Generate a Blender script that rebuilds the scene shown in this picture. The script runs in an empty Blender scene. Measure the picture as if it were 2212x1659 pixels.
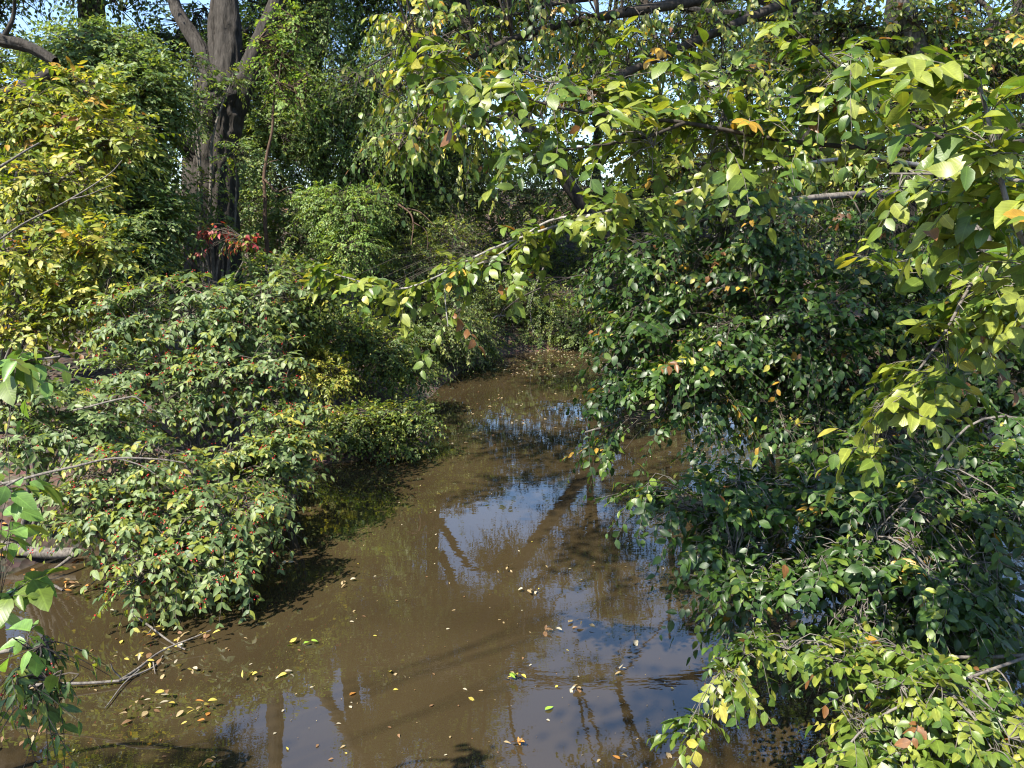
import bpy, math, random
import numpy as np
from mathutils import Vector, Matrix, noise as mnoise

random.seed(11)
RNG = np.random.default_rng(11)
R = math.radians
scene = bpy.context.scene
COL = scene.collection

# ------------------------------------------------------------------ camera, sky, sun, exposure
CAM_H, PITCH, FPX = 2.8, R(11.2), 1659.0           # eye height over the water, tilt, focal length in 2212-px units
cam_data = bpy.data.cameras.new('camera')
cam_data.sensor_fit = 'VERTICAL'; cam_data.sensor_height = 26.0; cam_data.lens = 26.0
cam_data.clip_start, cam_data.clip_end = 0.05, 2000
cam = bpy.data.objects.new('camera', cam_data); COL.objects.link(cam)
cam.location = (0, 0, CAM_H); cam.rotation_euler = (R(90) - PITCH, 0, 0)
scene.camera = cam

SUN_EL, SUN_AZ = R(52), R(-135)                     # azimuth measured from +Y towards +X: sun to the left, a little behind
to_sun = Vector((math.sin(SUN_AZ) * math.cos(SUN_EL), math.cos(SUN_AZ) * math.cos(SUN_EL), math.sin(SUN_EL)))
world = bpy.data.worlds.new('World'); scene.world = world; world.use_nodes = True
wn = world.node_tree.nodes; wl = world.node_tree.links
sky = wn.new('ShaderNodeTexSky'); sky.sky_type = 'NISHITA'; sky.sun_disc = False
sky.air_density = 1.0; sky.dust_density = 0.3; sky.ozone_density = 3.0
sky.sun_elevation = SUN_EL; sky.sun_rotation = SUN_AZ
wl.new(sky.outputs[0], wn['Background'].inputs[0]); wn['Background'].inputs[1].default_value = 0.125
sun_d = bpy.data.lights.new('sun', 'SUN'); sun_d.energy = 5.0; sun_d.angle = R(0.5); sun_d.color = (1.0, 0.94, 0.82)
sun = bpy.data.objects.new('sun', sun_d); COL.objects.link(sun)
sun.rotation_euler = (-to_sun).to_track_quat('-Z', 'Y').to_euler(); sun.location = to_sun * 60
vs = scene.view_settings
vs.view_transform = 'Standard'; vs.look = 'None'; vs.gamma = 1; vs.exposure = 1.5; vs.use_curve_mapping = False
cy = scene.cycles
cy.max_bounces = 6; cy.diffuse_bounces = 3; cy.glossy_bounces = 3; cy.transmission_bounces = 3
cy.caustics_reflective = False; cy.caustics_refractive = False
cy.filter_width = 1.15

# ------------------------------------------------------------------ helpers
CP, SP = math.cos(PITCH), math.sin(PITCH)

def at(px, py, d):
    """World point seen at photo pixel (2212-px frame) at depth d metres."""
    x = (px - 1106) / FPX * d; v = (829.5 - py) / FPX * d
    return np.array((x, d * CP + v * SP, CAM_H - d * SP + v * CP))

def on_water(px, py, z=0.0):
    v = (829.5 - py) / FPX
    k = (CAM_H - z) / (SP - v * CP)
    return at(px, py, k)

def project(P):
    P = np.asarray(P); y = P[:, 1]; z = P[:, 2] - CAM_H
    d = y * CP - z * SP; v = y * SP + z * CP
    dd = np.where(d > 0.05, d, 0.05)
    return 1106 + P[:, 0] / dd * FPX, 829.5 - v / dd * FPX, d

def norm(a):
    return a / np.maximum(np.linalg.norm(a, axis=-1, keepdims=True), 1e-9)

def tag(o, label=None, cat=None, group=None, kind=None):
    if label: o['label'] = label
    if cat: o['category'] = cat
    if group: o['group'] = group
    if kind: o['kind'] = kind
    return o

def empty(name, loc):
    o = bpy.data.objects.new(name, None); COL.objects.link(o)
    o.location = [float(c) for c in loc]; o.empty_display_size = 0.1
    return o

def mesh_from(name, V, F, mat, smooth=True, attrs=None):
    """V (n,3), F (m,3 or 4) arrays -> mesh"""
    me = bpy.data.meshes.new(name)
    V = np.asarray(V, np.float32); F = np.asarray(F, np.int32)
    m, k = F.shape
    me.vertices.add(len(V)); me.vertices.foreach_set('co', V.ravel())
    me.loops.add(m * k); me.loops.foreach_set('vertex_index', F.ravel())
    me.polygons.add(m)
    me.polygons.foreach_set('loop_start', np.arange(0, m * k, k, dtype=np.int32))
    me.polygons.foreach_set('use_smooth', np.full(m, smooth))
    if attrs:
        for an, (typ, arr) in attrs.items():
            a = me.attributes.new(an, typ, 'POINT')
            a.data.foreach_set('color' if typ == 'FLOAT_COLOR' else 'vector', np.asarray(arr, np.float32).ravel())
    me.materials.append(mat)
    me.update(calc_edges=True)
    return me

def link(name, me, parent=None, origin=None):
    o = bpy.data.objects.new(name, me); COL.objects.link(o)
    if parent is not None:
        o.parent = parent
        if origin is not None:
            o.location = [-float(c) for c in origin]     # geometry is in world coordinates
    return o

def spline(pts, n):
    """Catmull-Rom through pts, n samples."""
    p = np.asarray(pts, float)
    if len(p) == 2:
        t = np.linspace(0, 1, n)[:, None]; return p[0] * (1 - t) + p[1] * t
    q = np.vstack([2 * p[0] - p[1], p, 2 * p[-1] - p[-2]])
    t = np.linspace(0, len(p) - 1 - 1e-6, n); i = t.astype(int); f = (t - i)[:, None]
    a, b, c, d = q[i], q[i + 1], q[i + 2], q[i + 3]
    return 0.5 * (2 * b + (c - a) * f + (2 * a - 5 * b + 4 * c - d) * f ** 2 + (3 * b - a - 3 * c + d) * f ** 3)

def tubes(P, Rd, sides=3, cap=False):
    """P (N,K,3), Rd (N,K) -> verts, quads (open tubes that taper)."""
    N, K, _ = P.shape
    T = np.empty_like(P); T[:, 1:-1] = P[:, 2:] - P[:, :-2]; T[:, 0] = P[:, 1] - P[:, 0]; T[:, -1] = P[:, -1] - P[:, -2]
    T = norm(T)
    ref = np.where(np.abs(T[:, :1, 2:3]) > 0.9, np.array([1.0, 0, 0]), np.array([0, 0, 1.0]))
    U = norm(np.cross(T, np.broadcast_to(ref, T.shape))); W = np.cross(T, U)
    a = np.arange(sides) / sides * 2 * math.pi
    V = P[:, :, None] + Rd[:, :, None, None] * (np.cos(a)[None, None, :, None] * U[:, :, None] + np.sin(a)[None, None, :, None] * W[:, :, None])
    idx = np.arange(N * K * sides).reshape(N, K, sides)
    j = (np.arange(sides) + 1) % sides
    F = np.stack([idx[:, :-1], idx[:, :-1][:, :, j], idx[:, 1:][:, :, j], idx[:, 1:]], -1).reshape(-1, 4)
    return V.reshape(-1, 3), F

def wobble(pts, amp, freq, seed):
    out = pts.copy()
    for i, p in enumerate(pts):
        v = mnoise.noise_vector(Vector(p) * freq + Vector((seed, seed * 1.7, 0)))
        out[i] += np.array(v) * amp
    return out

# ------------------------------------------------------------------ materials
def new_mat(name):
    m = bpy.data.materials.new(name); m.use_nodes = True
    nt = m.node_tree; nt.nodes.clear()
    out = nt.nodes.new('ShaderNodeOutputMaterial')
    return m, nt, out

def N_(nt, t, **kw):
    n = nt.nodes.new(t)
    for k, v in kw.items():
        if k.startswith('i_'):
            n.inputs[k[2:].replace('_', ' ')].default_value = v
        else:
            setattr(n, k, v)
    return n

def math_node(nt, op, a, b=None):
    n = nt.nodes.new('ShaderNodeMath'); n.operation = op
    for i, v in enumerate((a, b)):
        if v is None: continue
        if isinstance(v, (int, float)): n.inputs[i].default_value = v
        else: nt.links.new(v, n.inputs[i])
    return n.outputs[0]

def leaf_material(name, rough, spec, trans, veins=True, tr_tint=(1.25, 1.2, 0.45)):
    m, nt, out = new_mat(name); L = nt.links
    at_ = N_(nt, 'ShaderNodeAttribute', attribute_name='tint')
    uv = N_(nt, 'ShaderNodeAttribute', attribute_name='luv')
    sep = N_(nt, 'ShaderNodeSeparateXYZ'); L.new(uv.outputs['Vector'], sep.inputs[0])
    geo = N_(nt, 'ShaderNodeNewGeometry')
    nz = N_(nt, 'ShaderNodeTexNoise', i_Scale=38.0, i_Detail=3.0); L.new(geo.outputs['Position'], nz.inputs['Vector'])
    mr = N_(nt, 'ShaderNodeMapRange', i_From_Min=0.3, i_From_Max=0.7, i_To_Min=0.78, i_To_Max=1.2); L.new(nz.outputs['Fac'], mr.inputs['Value'])
    fac = mr.outputs[0]
    bump = None
    if veins:
        ax = math_node(nt, 'ABSOLUTE', sep.outputs[0])
        lat = math_node(nt, 'SINE', math_node(nt, 'MULTIPLY', math_node(nt, 'SUBTRACT', sep.outputs[1], math_node(nt, 'MULTIPLY', ax, 0.9)), 62.0))
        lat = math_node(nt, 'POWER', math_node(nt, 'MULTIPLY', math_node(nt, 'ADD', lat, 1.0), 0.5), 4.0)
        mid = math_node(nt, 'LESS_THAN', ax, 0.018)
        v = math_node(nt, 'MAXIMUM', math_node(nt, 'MULTIPLY', lat, 0.12), math_node(nt, 'MULTIPLY', mid, 0.35))
        fac = math_node(nt, 'MULTIPLY', fac, math_node(nt, 'ADD', v, 0.95))
        bump = N_(nt, 'ShaderNodeBump', i_Strength=0.08, i_Distance=0.002); L.new(math_node(nt, 'SUBTRACT', 1.0, lat), bump.inputs['Height'])
    col = N_(nt, 'ShaderNodeVectorMath', operation='SCALE'); L.new(at_.outputs['Color'], col.inputs[0]); L.new(fac, col.inputs['Scale'])
    p = N_(nt, 'ShaderNodeBsdfPrincipled', i_Roughness=rough); p.inputs['Specular IOR Level'].default_value = spec
    L.new(col.outputs[0], p.inputs['Base Color'])
    tcol = N_(nt, 'ShaderNodeVectorMath', operation='MULTIPLY'); L.new(col.outputs[0], tcol.inputs[0]); tcol.inputs[1].default_value = tr_tint
    t = N_(nt, 'ShaderNodeBsdfTranslucent'); L.new(tcol.outputs[0], t.inputs['Color'])
    if bump: L.new(bump.outputs[0], p.inputs['Normal'])
    mx = N_(nt, 'ShaderNodeMixShader'); mx.inputs[0].default_value = trans
    L.new(p.outputs[0], mx.inputs[1]); L.new(t.outputs[0], mx.inputs[2]); L.new(mx.outputs[0], out.inputs[0])
    return m

def bark_material(name, c1, c2, scale, stretch=6.0, rough=0.9, bump=0.6, dist=0.02):
    m, nt, out = new_mat(name); L = nt.links
    tc = N_(nt, 'ShaderNodeTexCoord'); mp = N_(nt, 'ShaderNodeMapping'); mp.inputs['Scale'].default_value = (1, 1, 1 / stretch)
    L.new(tc.outputs['Object'], mp.inputs[0])
    n1 = N_(nt, 'ShaderNodeTexNoise', i_Scale=scale, i_Detail=8.0, i_Roughness=0.65); L.new(mp.outputs[0], n1.inputs['Vector'])
    n2 = N_(nt, 'ShaderNodeTexNoise', i_Scale=scale * 0.18, i_Detail=3.0); L.new(tc.outputs['Object'], n2.inputs['Vector'])
    mul = math_node(nt, 'ADD', math_node(nt, 'MULTIPLY', n1.outputs['Fac'], 0.75), math_node(nt, 'MULTIPLY', n2.outputs['Fac'], 0.25))
    rp = N_(nt, 'ShaderNodeValToRGB'); rp.color_ramp.elements[0].position = 0.36; rp.color_ramp.elements[1].position = 0.66
    rp.color_ramp.elements[0].color = (*c1, 1); rp.color_ramp.elements[1].color = (*c2, 1)
    L.new(mul, rp.inputs[0])
    b = N_(nt, 'ShaderNodeBump', i_Strength=bump, i_Distance=dist); L.new(n1.outputs['Fac'], b.inputs['Height'])
    p = N_(nt, 'ShaderNodeBsdfPrincipled', i_Roughness=rough); p.inputs['Specular IOR Level'].default_value = 0.25
    L.new(rp.outputs[0], p.inputs['Base Color']); L.new(b.outputs[0], p.inputs['Normal']); L.new(p.outputs[0], out.inputs[0])
    return m

M_ELM = leaf_material('elm_leaf', 0.40, 0.55, 0.42)
M_BUSH = leaf_material('bush_leaf', 0.48, 0.5, 0.47)
M_FAR = leaf_material('far_leaf', 0.55, 0.3, 0.50, veins=False)
M_DEAD = leaf_material('dead_leaf', 0.55, 0.35, 0.15, veins=True, tr_tint=(1.2, 1.0, 0.6))
M_BARK = bark_material('old_bark', (0.018, 0.015, 0.012), (0.060, 0.052, 0.045), 22, 7, bump=1.0, dist=0.03)
M_BRANCH = bark_material('branch_bark', (0.045, 0.039, 0.034), (0.21, 0.185, 0.16), 60, 3, bump=0.4, dist=0.004)
M_PALEBARK = bark_material('pale_bark', (0.11, 0.10, 0.09), (0.36, 0.335, 0.30), 60, 3, bump=0.4, dist=0.004)
M_TWIG = bark_material('twig_bark', (0.030, 0.024, 0.019), (0.11, 0.09, 0.072), 40, 2, bump=0.2, dist=0.002)
M_DARKTWIG = bark_material('dark_bark', (0.014, 0.012, 0.010), (0.07, 0.058, 0.048), 40, 4, bump=0.5, dist=0.006)
M_DARKBARK = bark_material('darkest_bark', (0.010, 0.009, 0.008), (0.045, 0.039, 0.033), 24, 6, bump=1.0, dist=0.03)  # darkest of the bark colours, for the dark trees behind
M_REDBARK = bark_material('reddish_bark', (0.035, 0.022, 0.015), (0.12, 0.075, 0.052), 40, 4, bump=0.5, dist=0.006)
m, nt, out = new_mat('red_berry')
p = N_(nt, 'ShaderNodeBsdfPrincipled', i_Roughness=0.22); p.inputs['Base Color'].default_value = (0.42, 0.020, 0.014, 1)
nt.links.new(p.outputs[0], out.inputs[0]); M_BERRY = m

# soil with a skin of dead leaves
m, nt, out = new_mat('bank_soil'); L = nt.links
tc = N_(nt, 'ShaderNodeTexCoord')
n1 = N_(nt, 'ShaderNodeTexNoise', i_Scale=1.3, i_Detail=8.0); L.new(tc.outputs['Object'], n1.inputs['Vector'])
vo = N_(nt, 'ShaderNodeTexVoronoi', i_Scale=16.0); L.new(tc.outputs['Object'], vo.inputs['Vector'])
rp = N_(nt, 'ShaderNodeValToRGB'); L.new(n1.outputs['Fac'], rp.inputs[0])
rp.color_ramp.elements[0].color = (0.030, 0.021, 0.014, 1); rp.color_ramp.elements[1].color = (0.14, 0.095, 0.058, 1)
rp.color_ramp.elements[0].position = 0.35; rp.color_ramp.elements[1].position = 0.7
hs = N_(nt, 'ShaderNodeMix', data_type='RGBA', blend_type='MULTIPLY'); hs.inputs[0].default_value = 0.5
L.new(rp.outputs[0], hs.inputs[6]); L.new(vo.outputs['Color'], hs.inputs[7])
b = N_(nt, 'ShaderNodeBump', i_Strength=0.6, i_Distance=0.04); L.new(vo.outputs['Distance'], b.inputs['Height'])
p = N_(nt, 'ShaderNodeBsdfPrincipled', i_Roughness=0.95); L.new(hs.outputs[2], p.inputs['Base Color']); L.new(b.outputs[0], p.inputs['Normal'])
L.new(p.outputs[0], out.inputs[0]); M_SOIL = m

# muddy water: opaque silt under a mirror-smooth skin
m, nt, out = new_mat('muddy_water'); L = nt.links
tc = N_(nt, 'ShaderNodeTexCoord')
n1 = N_(nt, 'ShaderNodeTexNoise', i_Scale=0.45, i_Detail=5.0, i_Roughness=0.55, i_Distortion=0.6); L.new(tc.outputs['Object'], n1.inputs['Vector'])
rp = N_(nt, 'ShaderNodeValToRGB'); L.new(n1.outputs['Fac'], rp.inputs[0])
rp.color_ramp.elements[0].color = (0.027, 0.0192, 0.0096, 1); rp.color_ramp.elements[1].color = (0.046, 0.0335, 0.0165, 1)
rp.color_ramp.elements[0].position = 0.3; rp.color_ramp.elements[1].position = 0.72
mp = N_(nt, 'ShaderNodeMapping'); mp.inputs['Scale'].default_value = (0.8, 1.9, 1); mp.inputs['Rotation'].default_value = (0, 0, R(-8)); L.new(tc.outputs['Object'], mp.inputs[0])
n2 = N_(nt, 'ShaderNodeTexNoise', i_Scale=3.0, i_Detail=3.0, i_Roughness=0.5); L.new(mp.outputs[0], n2.inputs['Vector'])
n3 = N_(nt, 'ShaderNodeTexNoise', i_Scale=14.0, i_Detail=2.0); L.new(mp.outputs[0], n3.inputs['Vector'])
n4 = N_(nt, 'ShaderNodeTexNoise', i_Scale=0.35, i_Detail=1.0); L.new(tc.outputs['Object'], n4.inputs['Vector'])
gust = N_(nt, 'ShaderNodeMapRange', i_From_Min=0.45, i_From_Max=0.65, i_To_Min=0.05, i_To_Max=0.35); L.new(n4.outputs['Fac'], gust.inputs['Value'])
hgt = math_node(nt, 'ADD', n2.outputs['Fac'], math_node(nt, 'MULTIPLY', n3.outputs['Fac'], gust.outputs[0]))
b = N_(nt, 'ShaderNodeBump', i_Strength=0.10, i_Distance=0.007); L.new(hgt, b.inputs['Height'])
p = N_(nt, 'ShaderNodeBsdfPrincipled', i_Roughness=0.006, i_IOR=1.95)
L.new(rp.outputs[0], p.inputs['Base Color']); L.new(b.outputs[0], p.inputs['Normal']); L.new(p.outputs[0], out.inputs[0]); M_WATER = m

# ------------------------------------------------------------------ ground and water
RIVER = np.array([(-4.9, -12), (-4.9, 1), (-4.7, 4), (-4.2, 6.2), (-3.3, 7.3), (-2.6, 9.0), (-1.5, 9.5), (-1.15, 10.2), (-1.7, 11.5),
                  (-1.5, 13), (-1.1, 15.6), (-0.2, 17.8), (2, 18.9), (6, 18.9), (12, 18.7), (60, 20), (60, 14), (14, 13), (9, 11.8), (7.2, 9.5), (6.3, 7),
                  (5.6, 4), (5.2, -12)])

def river_dist(P):
    """signed distance to the stream's edge: + on land, - in the water"""
    P = np.asarray(P, float); a = RIVER; b = np.roll(RIVER, -1, 0)
    best = np.full(len(P), 1e9); inside = np.zeros(len(P), bool)
    for p0, p1 in zip(a, b):
        e = p1 - p0; w = P - p0
        t = np.clip((w @ e) / (e @ e), 0, 1)
        best = np.minimum(best, np.linalg.norm(w - t[:, None] * e, axis=1))
        c = ((p0[1] <= P[:, 1]) & (p1[1] > P[:, 1])) | ((p1[1] <= P[:, 1]) & (p0[1] > P[:, 1]))
        with np.errstate(divide='ignore', invalid='ignore'):
            xi = p0[0] + (P[:, 1] - p0[1]) / (e[1] if e[1] else 1e-9) * e[0]
        inside ^= c & (P[:, 0] < xi)
    return np.where(inside, -best, best)

def ground_z(P):
    P = np.asarray(P, float); d = river_dist(P)
    sm = lambda t: np.clip(t, 0, 1) ** 2 * (3 - 2 * np.clip(t, 0, 1))
    nz = np.array([mnoise.noise(Vector((x * 0.5, y * 0.5, 0))) * 0.18 + mnoise.noise(Vector((x * 2.1, y * 2.1, 5))) * 0.05 for x, y in P])
    land = 0.42 * sm((d + 0.15) / 0.9) + 0.06 * np.clip(d, 0, 14) + nz * np.clip(d, 0, 1) + 0.24 * np.clip(P[:, 1] - 19.5, 0, 14)
    wet = -0.95 * sm(-d / 1.4) - 0.03
    return np.where(d > -0.12, land, wet)

xs = np.concatenate([[-900, -300, -120, -60], np.arange(-34, -8, 1.0), np.arange(-8, 11, 0.3), np.arange(11, 36, 1.0), [60, 120, 300, 900]])
ys = np.concatenate([[-600, -150, -50, -20], np.arange(-12, 2, 1.0), np.arange(2, 22, 0.3), np.arange(22, 48, 1.0), [70, 130, 300, 1200]])
GX, GY = np.meshgrid(xs, ys); GP = np.stack([GX.ravel(), GY.ravel()], 1)
GZ = ground_z(GP)
gi = np.arange(len(GP)).reshape(GX.shape)
GF = np.stack([gi[:-1, :-1], gi[:-1, 1:], gi[1:, 1:], gi[1:, :-1]], -1).reshape(-1, 4)
tag(link('ground', mesh_from('ground', np.column_stack([GP, GZ]), GF, M_SOIL)), 'brown soil banks of the stream under the shrubs', kind='structure')
wv = np.array([(-14, -20, 0), (70, -20, 0), (70, 30, 0), (-14, 30, 0)], float)
tag(link('water', mesh_from('water', wv, np.array([[0, 1, 2, 3]]), M_WATER)), 'still brown stream reflecting sky and branches', kind='structure')

def gz(x, y):
    return float(ground_z(np.array([[x, y]]))[0])

# ------------------------------------------------------------------ leaves
def leaf_template(rows, width=0.30, fold=0.10, curl=0.12, serr=0.0, peak=0.42, bend=0.0, twist=0.0):
    """Local leaf: y along the midrib 0..1, x across, z up. Returns verts, tris, luv."""
    V = [(0, 0, 0)]; ys = np.linspace(0, 1, rows + 2)[1:-1]
    if rows == 1: ys = np.array([peak])
    for i, y in enumerate(ys):
        e = math.log(0.5) / math.log(peak)
        w = width * math.sin(math.pi * y ** e) ** 0.85
        w *= 1 + (serr if i % 2 else -serr)
        z = -curl * (y ** 2)
        wz = fold * w / width
        V += [(-w, y, z + wz), (0, y, z), (w * 0.96, y, z + wz)]
    V.append((0, 1.0, -curl * 1.0))
    V = [(x + bend * y * y, y, z + twist * x * y) for x, y, z in V]
    F = []
    for i in range(len(ys)):
        a = 1 + 3 * i
        if i == 0:
            F += [(0, a + 1, a), (0, a + 2, a + 1)]
        if i == len(ys) - 1:
            t = len(V) - 1; F += [(a, a + 1, t), (a + 1, a + 2, t)]
        else:
            c = a + 3
            F += [(a, a + 1, c + 1), (a, c + 1, c), (a + 1, a + 2, c + 2), (a + 1, c + 2, c + 1)]
    V = np.array(V, float); F = np.array(F, int)
    return V, F, V[:, :2].copy()

def far_template(w, f, c):
    V = np.array([(0, 0, 0), (-w, .42, f), (w, .42, f), (0, 1, -c)], float)
    return V, np.array([(0, 3, 1), (0, 2, 3)]), V[:, :2].copy()

TPL = {
    'elm': [leaf_template(6, w, f, c, 0.05, 0.40, b, t) for w, f, c, b, t in ((.29, .04, .06, .05, .2), (.27, .09, .2, -.08, -.3), (.31, .02, .34, .1, .5), (.25, .16, .12, -.05, .2), (.28, -.05, .25, .0, -.6))],
    'elm_mid': [leaf_template(3, w, f, c, 0, 0.40, b, t) for w, f, c, b, t in ((.29, .05, .08, .05, .2), (.26, .12, .2, -.08, -.4), (.31, .02, .3, .06, .5))],
    'bush': [leaf_template(3, 0.25, f, c, 0, 0.40) for f, c in ((0.06, 0.10), (0.10, 0.22), (0.03, 0.3))],
    'bush_far': [far_template(0.27, f, c) for f, c in ((0.06, 0.05), (0.12, 0.15))],
    'far': [far_template(0.31, f, c) for f, c in ((0.08, 0.05), (0.15, 0.15))],
    'narrow': [leaf_template(3, 0.17, f, c, 0, 0.40) for f, c in ((0.05, 0.10), (0.08, 0.25))],
}

def frames(A, Nn):
    A = norm(A); X = norm(np.cross(A, Nn)); Z = np.cross(X, A)
    return X, A, Z

def leaf_mass_mesh(name, lv, kind, mat):
    """lv: dict of arrays P,A,N,S,T(tint),K(template idx)"""
    VV, FF, TT, UU = [], [], [], []; off = 0
    X, A, Z = frames(lv['A'], lv['N'])
    for k, (tv, tf, tuv) in enumerate(TPL[kind] + TPL['far']):
        s = lv['K'] == k; n = int(s.sum())
        if not n: continue
        S = lv['S'][s][:, None, None]
        V = lv['P'][s][:, None] + S * (tv[None, :, 0:1] * X[s][:, None] + tv[None, :, 1:2] * A[s][:, None] + tv[None, :, 2:3] * Z[s][:, None])
        nv = len(tv)
        VV.append(V.reshape(-1, 3)); FF.append((tf[None] + (np.arange(n) * nv)[:, None, None] + off).reshape(-1, 3)); off += n * nv
        TT.append(np.repeat(np.column_stack([lv['T'][s], np.ones(n)]), nv, 0))
        UU.append(np.column_stack([np.tile(tuv, (n, 1)), np.repeat(RNG.random(n), nv)]))
    return mesh_from(name, np.vstack(VV), np.vstack(FF), mat, attrs={'tint': ('FLOAT_COLOR', np.vstack(TT)), 'luv': ('FLOAT_VECTOR', np.vstack(UU))})

_leafmesh = {}
def single_leaf_mesh(kind, k, tint, mat):
    key = (kind, k, tuple(np.round(tint, 3)), mat.name)
    if key not in _leafmesh:
        tv, tf, tuv = TPL[kind][k]; n = len(tv)
        _leafmesh[key] = mesh_from('leaf', tv, tf, mat, attrs={'tint': ('FLOAT_COLOR', np.tile([*tint, 1.0], (n, 1))),
                                                              'luv': ('FLOAT_VECTOR', np.column_stack([tuv, np.full(n, 0.5)]))})
    return _leafmesh[key]

# ------------------------------------------------------------------ plants
PLANTS = []          # filled first, meshed after the pass that finds which leaves show largest
UP = np.array([0, 0, 1.0])

def pick_tints(n, pal, groups=None, coherent=0.6):
    """pal: list of (weight, (r,g,b)); leaves of one spray lean to one colour"""
    w = np.array([p[0] for p in pal], float); w /= w.sum(); c = np.array([p[1] for p in pal])
    idx = RNG.choice(len(pal), n, p=w)
    if groups is not None:
        gidx = RNG.choice(len(pal), int(groups.max()) + 1, p=w)
        same = RNG.random(n) < coherent
        idx = np.where(same, gidx[groups], idx)
    return c[idx], idx

def sprays(B, D, Ln, m, leaf, droop, hang, opp, spread=0.85, flat=0.6, njit=0.35, K=5, wander=0.25):
    """Twigs with leaves. B bases, D unit directions, Ln lengths. Returns twig paths and leaf arrays."""
    n = len(B)
    t = np.linspace(0, 1, K)
    side0 = norm(np.cross(D, UP + 1e-3)); w = RNG.normal(0, wander, n)
    path = lambda tt: (B[:, None] + D[:, None] * (Ln[:, None, None] * tt[None, :, None])
                       - UP * (droop * Ln[:, None, None] * (tt ** 2)[None, :, None]) + side0[:, None] * (w * Ln)[:, None, None] * (tt ** 2)[None, :, None])
    P = path(t)
    tl = np.linspace(0.12, 1.0, m)
    if opp: tl = np.repeat(np.linspace(0.15, 1.0, (m + 1) // 2), 2)[:m]
    PL = path(tl); d2 = path(np.clip(tl - 0.04, 0, 1)); d3 = path(tl + 0.02)
    T = norm(d3 - d2)
    Dh = D * np.array([1, 1, 0.2])
    roll = RNG.normal(0, 0.45, (n, 1, 1))
    side = norm(np.cross(T, np.broadcast_to(UP, T.shape)) + roll * UP)
    Ns = norm(np.cross(side, T))
    Ns = np.where(Ns[..., 2:3] < 0, -Ns, Ns)
    sg = np.where(np.arange(m) % 2, 1.0, -1.0)[None, :, None]
    along = 0.45 + 0.35 * tl[None, :, None]
    A = T * along + side * sg * spread - UP * hang * RNG.uniform(0.6, 1.3, (n, m, 1)) + RNG.normal(0, 0.16, (n, m, 3))
    Nn = Ns * flat + UP * 0.35 + norm(Dh)[:, None] * 0.35 + RNG.normal(0, njit, (n, m, 3))
    S = leaf * np.clip(RNG.normal(1, 0.27, (n, m)), 0.4, 1.7) * (1.0 - 0.25 * np.abs(2 * tl[None] - 1.1))
    return P, dict(P=PL.reshape(-1, 3), A=norm(A).reshape(-1, 3), N=norm(Nn).reshape(-1, 3), S=S.reshape(-1), G=np.repeat(np.arange(n), m))

def lobe_px(px, py, d, rx, ry, rd):
    return (at(px, py, d), np.array([rx / FPX * d, rd, ry / FPX * d]))

def wl_(x, y, z, rx, ry, rz):
    return (np.array([x, y, z], float), np.array([rx, ry, rz], float))

def in_lobes(lobes, n, shell=0.33):
    area = np.array([(l[1][0] * l[1][1] * l[1][2]) ** (2 / 3) for l in lobes]); k = RNG.choice(len(lobes), n, p=area / area.sum())
    c = np.array([l[0] for l in lobes])[k]; r = np.array([l[1] for l in lobes])[k]
    u = norm(RNG.normal(size=(n, 3))); rad = RNG.random(n) ** shell * RNG.uniform(0.85, 1.08, n)
    return c + u * r * rad[:, None], u, k

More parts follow.
